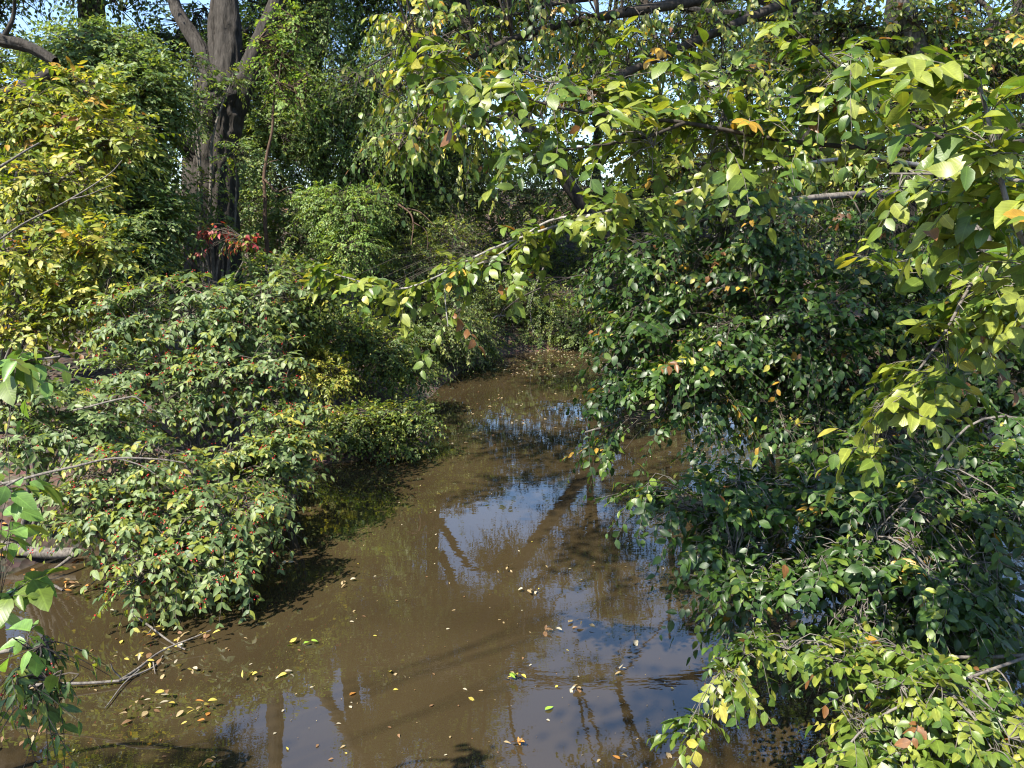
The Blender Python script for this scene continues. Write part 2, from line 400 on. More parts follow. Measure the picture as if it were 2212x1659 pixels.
def plant(name, label, cat, base, lobes=(), n=200, stems=None, leaf=0.07, kind='bush', mat=None, pal=None, twig=0.35, m=9, droop=0.35,
          hang=0.3, opp=False, singles=False, group=None, berries=0.0, bark=None, twig_bark=None, on_lines=0, line_names=None, spread=0.85,
          flat=0.6, njit=0.35, out=0.75, up=0.1, coherent=0.6, r_twig=0.0035, leafname='leaf', line_twig=None, shell=0.33, min_z=0.03, fine=1.0, tier=0.0, shoots=()):
    """One plant: an Empty at its foot; stems/limbs as parts; a mass of twigs; leaves (the ones that show largest one by one)."""
    base = np.asarray(base, float)
    lines = []
    for s in (stems or []):
        lines.append((spline(s[0], max(8, 5 * len(s[0]))), s[1], s[2]))
    if not stems:
        for c, r in lobes:
            mid = base * 0.45 + c * 0.55 + np.array([0, 0, 0.15 * np.linalg.norm(c - base)]) + RNG.normal(0, 0.08, 3)
            lines.append((wobble(spline([base + RNG.normal(0, 0.05, 3) * np.array([1, 1, 0]), mid, c + RNG.normal(0, 0.1, 3)], 12), 0.05, 1.7, RNG.random() * 50), 0.018 + 0.006 * np.linalg.norm(c - base), 0.006))
    skel = np.vstack([l[0] for l in lines])
    Bs, Ds, Ls, sec = [], [], [], []
    if lobes and n:
        S, u, k = in_lobes(lobes, n, shell)
        if tier:                                            # foliage lies in shelves, with dark gaps between
            ph = 0.5 * np.sin(S[:, 0] * 1.9 + S[:, 1] * 1.3) + 0.35 * np.sin(S[:, 0] * 4.1 - S[:, 1] * 2.7)
            zt = (S[:, 2] / tier + ph); S[:, 2] = (np.round(zt) - ph + (zt - np.round(zt)) * 0.35) * tier
        S[:, 2] = np.maximum(S[:, 2], min_z + 0.05)
        kc = max(3, n // 11); cen = S[RNG.choice(n, kc, replace=False)]
        own = np.argmin(((S[:, None] - cen[None]) ** 2).sum(-1), 1)
        near = skel[np.argmin(((cen[:, None] - skel[None]) ** 2).sum(-1), 1)]
        node = cen * 0.7 + near * 0.3
        D = norm(out * u + 0.55 * norm(S - node[own]) + RNG.normal(0, 0.35, (n, 3)) + UP * up)
        Ln = twig * RNG.uniform(0.6, 1.35, n)
        Bs.append(S - D * (Ln * 0.5)[:, None]); Ds.append(D); Ls.append(Ln)
        t = np.linspace(0, 1, 4)[None, :, None]
        bow = np.linalg.norm(node - near, axis=1)[:, None, None]
        sec.append((near[:, None] * (1 - t) + node[:, None] * t + UP * bow * 0.18 * np.sin(t * math.pi) + RNG.normal(0, 0.03, (kc, 4, 3)) * bow * (t * (1 - t) * 4), 0.0095 * fine, 0.005 * fine))
        e = Bs[0]; s0 = node[own]; bow = np.linalg.norm(e - s0, axis=1)[:, None, None]
        if kind == 'bush_far': t = t[:, [0, 3]]
        sec.append((s0[:, None] * (1 - t) + e[:, None] * t + UP * bow * 0.14 * np.sin(t * math.pi) + RNG.normal(0, 0.04, (n, t.shape[1], 3)) * bow * (t * (1 - t) * 4), 0.005 * fine, 0.0035 * fine))
    if on_lines:
        for li, (lp, r0, r1) in enumerate(lines):
            if line_names and line_names[li] in ('trunk', 'limb'): continue
            q = int(on_lines * max(0.3, np.linalg.norm(np.diff(lp, axis=0), axis=1).sum()))
            f = RNG.uniform(0.12, 1, q) * (len(lp) - 1.001); i = f.astype(int); fr = (f - i)[:, None]
            b0 = lp[i] * (1 - fr) + lp[i + 1] * fr; T = norm(lp[i + 1] - lp[i])
            sd = norm(np.cross(T, UP)) * np.where(RNG.random(q) < 0.5, 1, -1)[:, None]
            D = norm(T * 0.55 + sd * 0.75 + RNG.normal(0, 0.3, (q, 3)) + UP * up)
            Bs.append(b0); Ds.append(D); Ls.append((line_twig or twig) * RNG.uniform(0.5, 1.3, q))
    for b0, e0 in shoots:
        v = e0 - b0; q = np.linalg.norm(v); Bs.append(b0[None]); Ds.append((v / q)[None]); Ls.append(np.array([q]))
    B, D, Ln = np.vstack(Bs), np.vstack(Ds), np.concatenate(Ls)
    P, lv = sprays(B, D, Ln, m, leaf, droop, hang, opp, spread, flat, njit, K=3 if kind == 'bush_far' else 4)
    lv['T'], lv['pi'] = pick_tints(len(lv['S']), pal, lv['G'], coherent)
    lv['K'] = RNG.integers(0, len(TPL[kind]), len(lv['S']))
    keep = lv['P'][:, 2] > min_z
    lv = {kk: v[keep] for kk, v in lv.items()}
    sec.append((P, r_twig, r_twig * 0.4))
    PLANTS.append(dict(name=name, label=label, cat=cat, base=base, lines=lines, line_names=line_names, sec=sec, lv=lv, kind=kind, mat=mat or M_BUSH,
                       singles=singles, group=group, berries=berries, bark=bark or M_BRANCH, twig_bark=twig_bark or M_TWIG, leafname=leafname, pal=pal, opp=opp, P=P))

def mark_visible():
    """Coarse depth buffer over all leaves: which ones show, and how large."""
    W, H, sc = 1106, 830, 0.5
    Ps, Ss, own, li = [], [], [], []
    for i, pl in enumerate(PLANTS):
        c = pl['lv']['P'] + pl['lv']['A'] * pl['lv']['S'][:, None] * 0.5
        Ps.append(c); Ss.append(pl['lv']['S']); own.append(np.full(len(c), i)); li.append(np.arange(len(c)))
    P = np.vstack(Ps); S = np.concatenate(Ss); own = np.concatenate(own); li = np.concatenate(li)
    x, y, d = project(P)
    ok = (d > 0.3) & (x > -20) & (x < 2232) & (y > -20) & (y < 1680)
    P, S, own, li, x, y, d = P[ok], S[ok], own[ok], li[ok], x[ok] * sc, y[ok] * sc, d[ok]
    rad = np.clip(S / d * FPX * sc * 0.27, 0.5, 12)
    key = (d * 1000).astype(np.int64) << 24 | np.arange(len(d))
    buf = np.full(W * H, np.int64(1) << 62)
    for dy in range(-12, 13):
        for dx in range(-12, 13):
            s = rad >= math.hypot(dx, dy) - 0.01
            if not s.any(): continue
            xx = x[s].astype(int) + dx; yy = y[s].astype(int) + dy
            g = (xx >= 0) & (xx < W) & (yy >= 0) & (yy < H)
            np.minimum.at(buf, yy[g] * W + xx[g], key[s][g])
    hit = buf[buf < (np.int64(1) << 62)] & 0xFFFFFF
    cnt = np.bincount(hit, minlength=len(d))
    for i, pl in enumerate(PLANTS):
        s = own == i; c = np.zeros(len(pl['lv']['S']), int); c[li[s]] = cnt[s]; pl['vis'] = c
        if not pl['singles']: continue
        order = np.argsort(-c)[:pl['singles'] if pl['singles'] is not True else 300]
        pl['pick'] = order[c[order] > 2]

def ico():
    t = (1 + 5 ** 0.5) / 2
    v = np.array([(-1, t, 0), (1, t, 0), (-1, -t, 0), (1, -t, 0), (0, -1, t), (0, 1, t), (0, -1, -t), (0, 1, -t), (t, 0, -1), (t, 0, 1), (-t, 0, -1), (-t, 0, 1)])
    f = np.array([(0, 11, 5), (0, 5, 1), (0, 1, 7), (0, 7, 10), (0, 10, 11), (1, 5, 9), (5, 11, 4), (11, 10, 2), (10, 7, 6), (7, 1, 8), (3, 9, 4), (3, 4, 2), (3, 2, 6), (3, 6, 8), (3, 8, 9), (4, 9, 5), (2, 4, 11), (6, 2, 10), (8, 6, 7), (9, 8, 1)])
    return v / np.linalg.norm(v[0]), f
IV, IF = ico()

def berry_mesh(P, r):
    n = len(P); V = P[:, None] + r[:, None, None] * IV[None]
    return mesh_from('berries', V.reshape(-1, 3), (IF[None] + (np.arange(n) * 12)[:, None, None]).reshape(-1, 3), M_BERRY)

def build_plants():
    mark_visible()
    for pl in PLANTS:
        root = tag(empty(pl['name'], pl['base']), pl['label'], pl['cat'], pl['group'])
        o = pl['base']
        for i, (lp, r0, r1) in enumerate(pl['lines']):
            nm = pl['line_names'][i] if pl['line_names'] else 'stem'
            K = len(lp); rr = np.linspace(r0, r1, K)
            V, F = tubes(lp[None], rr[None], 9)
            link(nm, mesh_from(nm, V - o, F, pl['bark']), root)
        VV, FF, off = [], [], 0
        for P, a, b in pl['sec']:
            K = P.shape[1]
            V, F = tubes(P, np.broadcast_to(np.linspace(a, b, K), P.shape[:2]), 3); VV.append(V); FF.append(F + off); off += len(V)
        tag(link('twigs', mesh_from('twigs', np.vstack(VV) - o, np.vstack(FF), pl['twig_bark']), root), kind='stuff')
        lv = pl['lv']; n = len(lv['S'])
        # leaf-to-leaf colour jitter, kept out of the single leaves so that those share meshes
        pick = pl.get('pick', np.array([], int)); mask = np.ones(n, bool); mask[pick] = False
        X, A, Z = frames(lv['A'], lv['N'])
        for j in pick:
            me = single_leaf_mesh(pl['kind'], int(lv['K'][j]), lv['T'][j], pl['mat'])
            ob = bpy.data.objects.new(pl['leafname'], me); COL.objects.link(ob); ob.parent = root
            s = float(lv['S'][j]); M = Matrix.Identity(4)
            for r_ in range(3):
                M[r_][0], M[r_][1], M[r_][2] = X[j][r_] * s, A[j][r_] * s, Z[j][r_] * s
                M[r_][3] = lv['P'][j][r_] - o[r_]
            ob.matrix_local = M
        rest = {k: v[mask].copy() for k, v in lv.items()}
        hid = pl['vis'][mask] == 0                           # leaves deep in the mass are built with fewer faces
        rest['K'] = np.where(hid, len(TPL[pl['kind']]) + rest['K'] % 2, rest['K'])
        rest['T'] = rest['T'] * np.clip(RNG.normal(1, 0.16, (len(rest['S']), 1)), 0.6, 1.5)
        rest['P'] = rest['P'] - o
        if len(rest['S']):
            tag(link('foliage', leaf_mass_mesh('foliage', rest, pl['kind'], pl['mat']), root), kind='stuff')
        if pl['berries']:
            q = pl['P'][:, 1:].reshape(-1, 3); q = q[RNG.random(len(q)) < pl['berries'] * 1.35]
            q = np.repeat(q, 4, 0) + RNG.normal(0, 0.012, (len(q) * 4, 3)) + np.array([0, 0, 0.012])
            q = q[q[:, 2] > 0.05]
            tag(link('berries', berry_mesh(q - o, RNG.uniform(0.004, 0.0065, len(q))), root), kind='stuff')

# palettes: weight, leaf colour
G1, G2, G3 = (0.042, 0.086, 0.016), (0.075, 0.135, 0.020), (0.125, 0.182, 0.025)
YG, YL, OR, BR, RD = (0.235, 0.27, 0.042), (0.40, 0.365, 0.065), (0.46, 0.27, 0.04), (0.22, 0.10, 0.035), (0.50, 0.045, 0.045)
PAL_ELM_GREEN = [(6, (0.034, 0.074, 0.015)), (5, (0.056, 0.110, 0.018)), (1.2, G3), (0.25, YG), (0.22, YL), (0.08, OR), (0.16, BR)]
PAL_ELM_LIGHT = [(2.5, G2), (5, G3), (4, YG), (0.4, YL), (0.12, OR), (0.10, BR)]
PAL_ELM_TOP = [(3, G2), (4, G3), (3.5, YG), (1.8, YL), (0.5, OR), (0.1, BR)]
PAL_YELLOW = [(4, G3), (7, YG), (2.4, YL), (0.5, OR), (0.2, BR)]
HG1, HG2, HG3 = (0.095, 0.150, 0.055), (0.145, 0.21, 0.075), (0.205, 0.265, 0.09)
PAL_HONEY = [(3, HG1), (6, HG2), (5, HG3), (1.4, YG), (0.2, YL)]
PAL_HONEY_Y = [(2, HG1), (4, HG2), (5, HG3), (3.5, YG), (0.8, YL)]
PAL_GREY = [(4, (0.095, 0.160, 0.052)), (5, (0.140, 0.205, 0.065)), (3, (0.20, 0.26, 0.075)), (1.0, YG)]
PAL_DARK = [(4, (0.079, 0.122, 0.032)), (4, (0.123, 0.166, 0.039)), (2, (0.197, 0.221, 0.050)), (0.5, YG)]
PAL_BRIGHT = [(4, (0.128, 0.217, 0.047)), (5, (0.189, 0.285, 0.061)), (1, YG)]
PAL_MIX = [(4, (0.076, 0.126, 0.026)), (4, (0.127, 0.180, 0.034)), (2, YG), (0.5, YL)]
PAL_RED = [(4, (0.34, 0.045, 0.05)), (3, (0.42, 0.13, 0.11)), (2, (0.24, 0.05, 0.04)), (2, YG), (2, HG2)]

def foot(px, py, d, dz=0.0):
    p = at(px, py, d); return np.array([p[0], p[1], gz(p[0], p[1]) + dz])
L_ = lobe_px
# ---- left bank, near: yellow shrub and berry shrubs
plant('yellow_shrub', 'tall shrub with yellow and orange autumn leaves filling the left edge', 'shrub', foot(-40, 880, 8.6),
      [L_(70, 250, 8.6, 110, 95, .5), L_(190, 200, 8.7, 90, 70, .45), L_(230, 300, 8.4, 130, 80, .45), L_(90, 400, 8.0, 150, 95, .5),
       L_(60, 560, 7.8, 130, 100, .5), L_(200, 530, 7.9, 100, 60, .4), L_(60, 700, 7.7, 130, 80, .45), L_(210, 650, 7.9, 120, 70, .4), L_(290, 720, 7.8, 110, 35, .3)],
      n=1000, leaf=0.088, pal=PAL_YELLOW, twig=0.36, m=9, droop=0.25, hang=0.25, singles=True, shell=0.5)
plant('berry_shrub', 'grey-green shrub with red berries, highest of the berry shrubs, below the red creeper', 'shrub', foot(400, 930, 8.0),
      [L_(390, 640, 7.70, 160, 60, .5), L_(300, 690, 7.56, 140, 55, .45), L_(500, 700, 7.74, 110, 70, .5), L_(560, 640, 7.83, 90, 45, .4)],
      n=480, leaf=0.072, pal=PAL_HONEY, twig=0.34, m=10, droop=0.4, hang=0.32, opp=True, singles=True, group='shrubs with red berries on the left bank', tier=.26, berries=0.07)
plant('berry_shrub', 'berry shrub arching over the dark hollow among bare twigs on the left bank', 'shrub', foot(430, 960, 8.0),
      [L_(470, 800, 7.38, 110, 70, .45), L_(400, 850, 7.33, 120, 50, .45), L_(590, 800, 7.47, 80, 80, .4), L_(620, 880, 7.42, 60, 60, .35), L_(300, 800, 7.25, 120, 60, .4)],
      n=560, leaf=0.070, pal=PAL_HONEY, twig=0.32, m=10, droop=0.45, hang=0.34, opp=True, singles=True, group='shrubs with red berries on the left bank', tier=.26, berries=0.12)
plant('berry_shrub', 'dark green berry shrub at the left edge beneath the yellow leaves', 'shrub', foot(60, 1100, 6.8),
      [L_(150, 880, 6.60, 150, 70, .45), L_(230, 920, 6.60, 90, 60, .4), L_(40, 850, 6.40, 110, 60, .4), L_(60, 960, 6.20, 90, 50, .35)],
      n=380, leaf=0.068, pal=PAL_HONEY, twig=0.32, m=10, droop=0.4, hang=0.32, opp=True, singles=True, group='shrubs with red berries on the left bank', tier=.26, berries=0.03)
plant('berry_shrub', 'broad berry shrub with yellow tinges overhanging the brown water, lowest on the left bank', 'shrub', foot(250, 1190, 6.6),
      [L_(300, 1000, 6.20, 160, 60, .4), L_(200, 1080, 6.00, 110, 80, .4), L_(330, 1110, 5.90, 130, 75, .4), L_(460, 1120, 5.90, 120, 85, .4),
       L_(400, 1200, 5.70, 110, 60, .35), L_(540, 1100, 6.00, 70, 60, .3), L_(290, 1240, 5.50, 40, 60, .2), L_(500, 1220, 5.70, 50, 40, .25)],
      n=900, leaf=0.066, pal=PAL_HONEY_Y, twig=0.32, m=10, droop=0.45, hang=0.34, opp=True, singles=True, group='shrubs with red berries on the left bank', tier=.26, berries=0.12, shell=0.4)
plant('berry_shrub', 'bright berry shrub with fern-like sprays leaning right over the water', 'shrub', foot(600, 1060, 7.6),
      [L_(600, 960, 7.00, 80, 70, .4), L_(560, 1030, 6.80, 90, 55, .4), L_(640, 920, 7.25, 60, 60, .35), L_(500, 1000, 6.90, 50, 50, .35)],
      n=420, leaf=0.066, pal=PAL_HONEY_Y, twig=0.32, m=12, droop=0.35, hang=0.35, opp=True, singles=True, group='shrubs with red berries on the left bank', tier=.26, berries=0.10)

plant('fern_like_shoots', 'fern-like honeysuckle shoots reaching out right over the water', 'shrub', foot(300, 1150, 6.9), stems=[([foot(300, 1150, 6.9), at(400, 1060, 6.4), at(520, 1085, 6.0)], .008, .004)],
      shoots=[(at(520, 1085, 6.12), at(652, 1125, 6.00)), (at(505, 1100, 6.07), at(628, 1142, 5.95)), (at(470, 1130, 5.92), at(592, 1166, 5.80)), (at(333, 1030, 6.02), at(453, 1062, 5.90)), (at(474, 1040, 6.02), at(490, 1098, 5.90)), (at(537, 903, 7.02), at(635, 898, 6.90)), (at(560, 950, 6.82), at(648, 998, 6.70)), (at(360, 1110, 5.82), at(420, 1150, 5.70)), (at(410, 660, 7.72), at(525, 603, 7.60)), (at(620, 930, 7.12), at(690, 960, 7.00))],
      leaf=0.05, pal=[(3, HG2), (4, HG3), (1, YG)], m=26, droop=0.10, hang=0.25, opp=True, singles=True, flat=1.0, njit=.12, spread=1.1, coherent=.8)
# ---- left bank, middle and far
plant('green_shrub', 'pale grey-green small tree between the yellow shrub and the old trunk', 'small tree', foot(250, 700, 11.5),
      [L_(220, 130, 11.5, 150, 90, .9), L_(310, 210, 11.2, 90, 110, .9), L_(270, 380, 11, 110, 110, .9), L_(320, 480, 10.8, 80, 80, .8), L_(250, 540, 10.5, 110, 80, .8)],
      n=3600, leaf=0.080, kind='bush_far', pal=PAL_GREY, twig=0.5, m=11, droop=0.35, hang=0.3, coherent=0.3)
plant('thicket_shrub', 'yellow-green layered shrub right of the red creeper', 'shrub', foot(600, 800, 10.4),
      [L_(600, 590, 10.2, 90, 40, .6), L_(690, 620, 10.2, 70, 50, .5), L_(560, 690, 10, 80, 60, .6), L_(640, 680, 10.2, 60, 50, .5)],
      n=620, leaf=0.075, kind='bush', pal=PAL_MIX, twig=0.42, m=10, droop=0.25, hang=0.2, singles=150)
plant('thicket_shrub', 'green shrub above the bright yellow bush on the left bank', 'shrub', foot(760, 830, 11.8),
      [L_(740, 710, 11.5, 90, 60, .7), L_(830, 760, 11.5, 80, 70, .7), L_(650, 750, 11, 60, 70, .5), L_(880, 800, 11.6, 60, 45, .6)],
      n=900, leaf=0.065, kind='bush_far', pal=PAL_MIX, twig=0.4, m=11, droop=0.4, hang=0.35)
plant('yellow_bush', 'small bright yellow bush in the middle of the left bank', 'shrub', foot(715, 850, 10.4),
      [L_(715, 805, 10.2, 52, 48, .35), L_(680, 770, 10.3, 40, 36, .3)],
      n=230, leaf=0.06, kind='bush_far', pal=[(3, YL), (3, YG), (1, G3)], twig=0.3, m=11, droop=0.4, hang=0.35)
plant('waterside_bush', 'low green bush with bare roots spreading over the water at the jutting bank', 'shrub', foot(790, 955, 9.9),
      [L_(800, 910, 9.8, 110, 50, .5), L_(880, 900, 9.7, 70, 45, .4), L_(730, 930, 9.7, 60, 50, .4), L_(870, 950, 9.6, 60, 28, .3)],
      n=640, leaf=0.055, kind='bush_far', pal=PAL_MIX, twig=0.36, m=12, droop=0.35, hang=0.3)
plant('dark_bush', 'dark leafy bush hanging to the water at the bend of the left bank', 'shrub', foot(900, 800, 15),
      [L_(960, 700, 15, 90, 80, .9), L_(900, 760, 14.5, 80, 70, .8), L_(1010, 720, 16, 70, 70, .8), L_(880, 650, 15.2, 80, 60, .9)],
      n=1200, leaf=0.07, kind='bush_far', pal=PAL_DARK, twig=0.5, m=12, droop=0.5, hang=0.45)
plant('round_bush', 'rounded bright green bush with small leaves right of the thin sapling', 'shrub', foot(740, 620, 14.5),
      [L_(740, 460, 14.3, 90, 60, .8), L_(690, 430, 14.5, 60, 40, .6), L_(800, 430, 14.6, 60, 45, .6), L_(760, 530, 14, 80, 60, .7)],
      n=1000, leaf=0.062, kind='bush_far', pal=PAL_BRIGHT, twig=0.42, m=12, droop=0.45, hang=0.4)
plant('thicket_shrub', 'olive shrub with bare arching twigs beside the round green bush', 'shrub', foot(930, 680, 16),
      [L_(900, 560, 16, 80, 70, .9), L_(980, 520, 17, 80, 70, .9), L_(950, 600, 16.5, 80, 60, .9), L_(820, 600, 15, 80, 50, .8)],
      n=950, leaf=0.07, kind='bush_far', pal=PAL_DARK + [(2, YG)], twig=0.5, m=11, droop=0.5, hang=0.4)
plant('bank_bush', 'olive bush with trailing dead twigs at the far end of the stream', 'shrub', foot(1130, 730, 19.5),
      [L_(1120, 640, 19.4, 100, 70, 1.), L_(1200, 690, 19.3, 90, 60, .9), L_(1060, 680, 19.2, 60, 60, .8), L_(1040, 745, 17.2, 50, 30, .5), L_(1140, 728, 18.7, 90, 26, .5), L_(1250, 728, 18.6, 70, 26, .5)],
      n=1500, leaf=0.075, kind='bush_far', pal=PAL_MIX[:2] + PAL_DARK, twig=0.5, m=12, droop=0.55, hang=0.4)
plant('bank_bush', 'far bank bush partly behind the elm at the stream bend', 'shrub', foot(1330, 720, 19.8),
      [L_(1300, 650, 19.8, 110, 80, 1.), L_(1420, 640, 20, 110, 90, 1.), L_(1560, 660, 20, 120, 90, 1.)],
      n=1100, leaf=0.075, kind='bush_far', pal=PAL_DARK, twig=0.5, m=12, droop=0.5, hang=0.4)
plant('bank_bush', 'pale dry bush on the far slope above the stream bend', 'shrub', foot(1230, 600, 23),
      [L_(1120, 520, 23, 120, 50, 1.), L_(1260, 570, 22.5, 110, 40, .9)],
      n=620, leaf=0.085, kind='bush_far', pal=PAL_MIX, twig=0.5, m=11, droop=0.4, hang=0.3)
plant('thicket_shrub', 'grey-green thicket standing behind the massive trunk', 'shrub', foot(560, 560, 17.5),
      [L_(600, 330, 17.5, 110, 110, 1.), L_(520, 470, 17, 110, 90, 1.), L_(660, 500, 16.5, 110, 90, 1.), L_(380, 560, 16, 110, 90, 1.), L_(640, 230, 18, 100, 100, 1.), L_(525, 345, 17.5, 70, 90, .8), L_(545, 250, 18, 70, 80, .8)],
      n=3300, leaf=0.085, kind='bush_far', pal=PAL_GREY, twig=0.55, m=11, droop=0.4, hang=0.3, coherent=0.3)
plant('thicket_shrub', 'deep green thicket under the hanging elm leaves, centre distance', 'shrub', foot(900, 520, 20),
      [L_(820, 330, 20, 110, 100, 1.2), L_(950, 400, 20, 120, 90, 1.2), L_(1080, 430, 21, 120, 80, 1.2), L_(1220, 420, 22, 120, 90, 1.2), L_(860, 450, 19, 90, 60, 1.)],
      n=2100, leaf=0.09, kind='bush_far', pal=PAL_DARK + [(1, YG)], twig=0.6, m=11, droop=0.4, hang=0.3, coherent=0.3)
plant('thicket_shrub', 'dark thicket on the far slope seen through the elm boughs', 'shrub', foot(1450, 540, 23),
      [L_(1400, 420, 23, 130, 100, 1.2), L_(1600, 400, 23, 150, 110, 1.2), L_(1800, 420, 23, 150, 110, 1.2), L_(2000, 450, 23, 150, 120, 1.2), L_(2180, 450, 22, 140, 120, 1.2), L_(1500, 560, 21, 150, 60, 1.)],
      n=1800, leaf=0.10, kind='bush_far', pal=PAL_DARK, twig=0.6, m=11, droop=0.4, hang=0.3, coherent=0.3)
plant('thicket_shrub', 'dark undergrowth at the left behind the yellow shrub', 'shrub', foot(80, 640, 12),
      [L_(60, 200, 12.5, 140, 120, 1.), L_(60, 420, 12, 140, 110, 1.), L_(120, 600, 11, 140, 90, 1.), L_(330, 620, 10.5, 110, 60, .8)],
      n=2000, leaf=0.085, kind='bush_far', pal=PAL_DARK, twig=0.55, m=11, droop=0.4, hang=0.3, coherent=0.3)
plant('hanging_tree', 'light green tree with small hanging leaves right of the thin sapling', 'tree', foot(720, 560, 18.5),
      [L_(700, 70, 18.5, 100, 90, 1.), L_(770, 190, 18.5, 90, 90, 1.), L_(680, 250, 18, 90, 90, 1.), L_(800, 40, 19, 90, 80, 1.), L_(740, 340, 18, 100, 70, 1.), L_(620, 140, 18.5, 60, 90, .8), L_(870, 130, 18, 80, 90, .9), L_(850, 270, 18, 80, 80, .9), L_(950, 40, 18.5, 90, 90, .9), L_(660, -60, 19, 120, 80, 1.2)],
      n=4600, leaf=0.075, kind='bush_far', pal=PAL_BRIGHT + [(3, HG1)], twig=0.6, m=11, droop=0.7, hang=0.6, coherent=0.3)
plant('trunk_vine', 'leafy vine sprays climbing in front of the massive furrowed trunk', 'vine', foot(450, 600, 13.8),
      [L_(430, 250, 13.6, 50, 60, .4), L_(440, 420, 13.4, 60, 60, .4), L_(500, 170, 13.8, 60, 40, .4), L_(520, 340, 13.4, 50, 60, .4), L_(410, 150, 13.6, 60, 60, .4), L_(470, 500, 13.4, 60, 50, .4)],
      n=250, leaf=0.085, kind='bush_far', pal=PAL_GREY, twig=0.4, m=10, droop=0.4, hang=0.4)
plant('red_creeper', 'crimson creeper leaves at the foot of the old trunk', 'creeper', foot(480, 660, 11.2),
      [L_(465, 500, 11, 38, 17, .25), L_(520, 520, 10.9, 34, 22, .25), L_(435, 540, 10.9, 14, 14, .2)],
      n=44, leaf=0.085, kind='bush', pal=PAL_RED, twig=0.26, m=6, droop=0.3, hang=0.8, singles=150)

# ---- elms of the right bank
ELM = dict(cat='tree', mat=M_ELM, bark=M_BRANCH)
plant('elm_tree', 'elm whose yellowing leaves hang across the top centre', base=foot(2600, 700, 6.2), lobes=
      [L_(960, 60, 5.6, 170, 90, .6), L_(900, 170, 5.5, 130, 90, .5), L_(1000, 250, 5.4, 150, 70, .5), L_(1160, 60, 5.8, 130, 80, .6), L_(900, 300, 5.4, 100, 50, .45),
       L_(1330, 100, 6, 140, 70, .5), L_(1500, 60, 6.2, 120, 70, .5), L_(1080, 330, 5.6, 100, 50, .4), L_(1600, 180, 6, 140, 80, .5), wl_(-.6, 5.2, 6.5, 1.3, 1.1, .5), wl_(.9, 5.6, 6.9, 1.4, 1.2, .5), wl_(-.2, 7.2, 6.4, 1.2, .9, .5), wl_(2.4, 6.0, 6.6, 1.2, 1.1, .6)], n=1300,
      stems=[([foot(2600, 700, 6.2), at(2520, 300, 6.4), at(2400, -60, 6.6), at(2250, -500, 7)], .16, .10),
             ([at(2400, -60, 6.6), at(1800, -40, 6.3), at(1450, 10, 6.0), at(1150, 70, 5.7), at(920, 170, 5.5)], .07, .012),
             ([at(1800, -40, 6.3), at(1500, 90, 6.0), at(1250, 200, 5.6), at(1020, 270, 5.4), at(900, 300, 5.4)], .04, .010)],
      line_names=['trunk', 'bough', 'bough'], leaf=0.062, kind='elm_mid', pal=PAL_ELM_TOP, twig=0.38, m=11, droop=0.55, hang=0.85, singles=True, up=-0.1,
      group='elms on the right bank', on_lines=7, **dict(ELM, bark=M_DARKTWIG))
plant('elm_tree', 'elm with long pale boughs reaching left over the stream', base=foot(2450, 900, 3.6), lobes=
      [L_(700, 600, 3.6, 45, 20, .12), L_(840, 630, 3.6, 70, 35, .18), L_(1000, 570, 3.6, 70, 40, .2), L_(1180, 520, 3.6, 100, 50, .25), L_(1350, 440, 3.5, 130, 60, .3), L_(1130, 600, 3.7, 60, 40, .2)], n=64,
      stems=[([foot(2450, 900, 3.6), at(2400, 400, 3.4), at(2380, -200, 3.4)], .10, .07),
             ([at(2400, 470, 3.4), at(1950, 350, 3.4), at(1700, 360, 3.45), at(1480, 415, 3.5), at(1280, 465, 3.55), at(1080, 530, 3.6), at(880, 622, 3.6), at(750, 600, 3.6), at(668, 572, 3.6)], .011, .002),
             ([at(1280, 465, 3.55), at(1180, 480, 3.6), at(1060, 560, 3.6), at(960, 585, 3.7)], .008, .003),
             ([at(960, 590, 3.6), at(962, 650, 3.6), at(968, 705, 3.6)], .004, .002)],
      line_names=['trunk', 'bough', 'branch', 'branch'], leaf=0.060, kind='elm', pal=PAL_ELM_LIGHT, twig=0.20, m=9, droop=0.4, hang=0.28, singles=True,
      group='elms on the right bank', on_lines=13, fine=.18, r_twig=.0014, twig_bark=M_TWIG, **dict(ELM, bark=M_PALEBARK))
plant('elm_tree', 'nearest elm with large backlit leaves along an arching bough, upper right', base=foot(2600, 1000, 2.4), lobes=
      [L_(1060, 150, 2.7, 100, 50, .2), L_(1300, 170, 2.8, 140, 60, .25), L_(1350, 290, 2.7, 140, 50, .22), L_(1500, 220, 2.9, 120, 80, .25), L_(1170, 320, 2.7, 100, 30, .15),
       L_(1620, 300, 2.9, 120, 70, .25), L_(1800, 130, 2.6, 110, 70, .25), L_(960, 165, 2.7, 50, 30, .12), L_(1750, 230, 2.8, 120, 70, .25)], n=180,
      stems=[([foot(2600, 1000, 2.4), at(2500, 500, 2.6), at(2450, 0, 2.7), at(2300, -500, 2.8)], .09, .05),
             ([at(2480, 250, 2.6), at(2100, 320, 2.7), at(1750, 310, 2.8), at(1480, 265, 2.75), at(1300, 248, 2.7), at(1180, 225, 2.7), at(1080, 190, 2.7), at(950, 160, 2.7)], .011, .002),
             ([at(2100, 330, 2.7), at(1900, 230, 2.7), at(1780, 120, 2.6), at(1690, 40, 2.55)], .007, .002),
             ([at(1480, 265, 2.75), at(1380, 300, 2.7), at(1250, 320, 2.7), at(1080, 345, 2.7)], .007, .003)],
      line_names=['trunk', 'bough', 'branch', 'branch'], tier=.2, leaf=0.061, kind='elm', pal=PAL_ELM_LIGHT, twig=0.26, m=10, droop=0.3, hang=0.2, singles=True,
      group='elms on the right bank', on_lines=9, flat=0.9, njit=0.25, fine=.4, r_twig=.0018, twig_bark=M_BRANCH, **dict(ELM, bark=M_DARKTWIG))
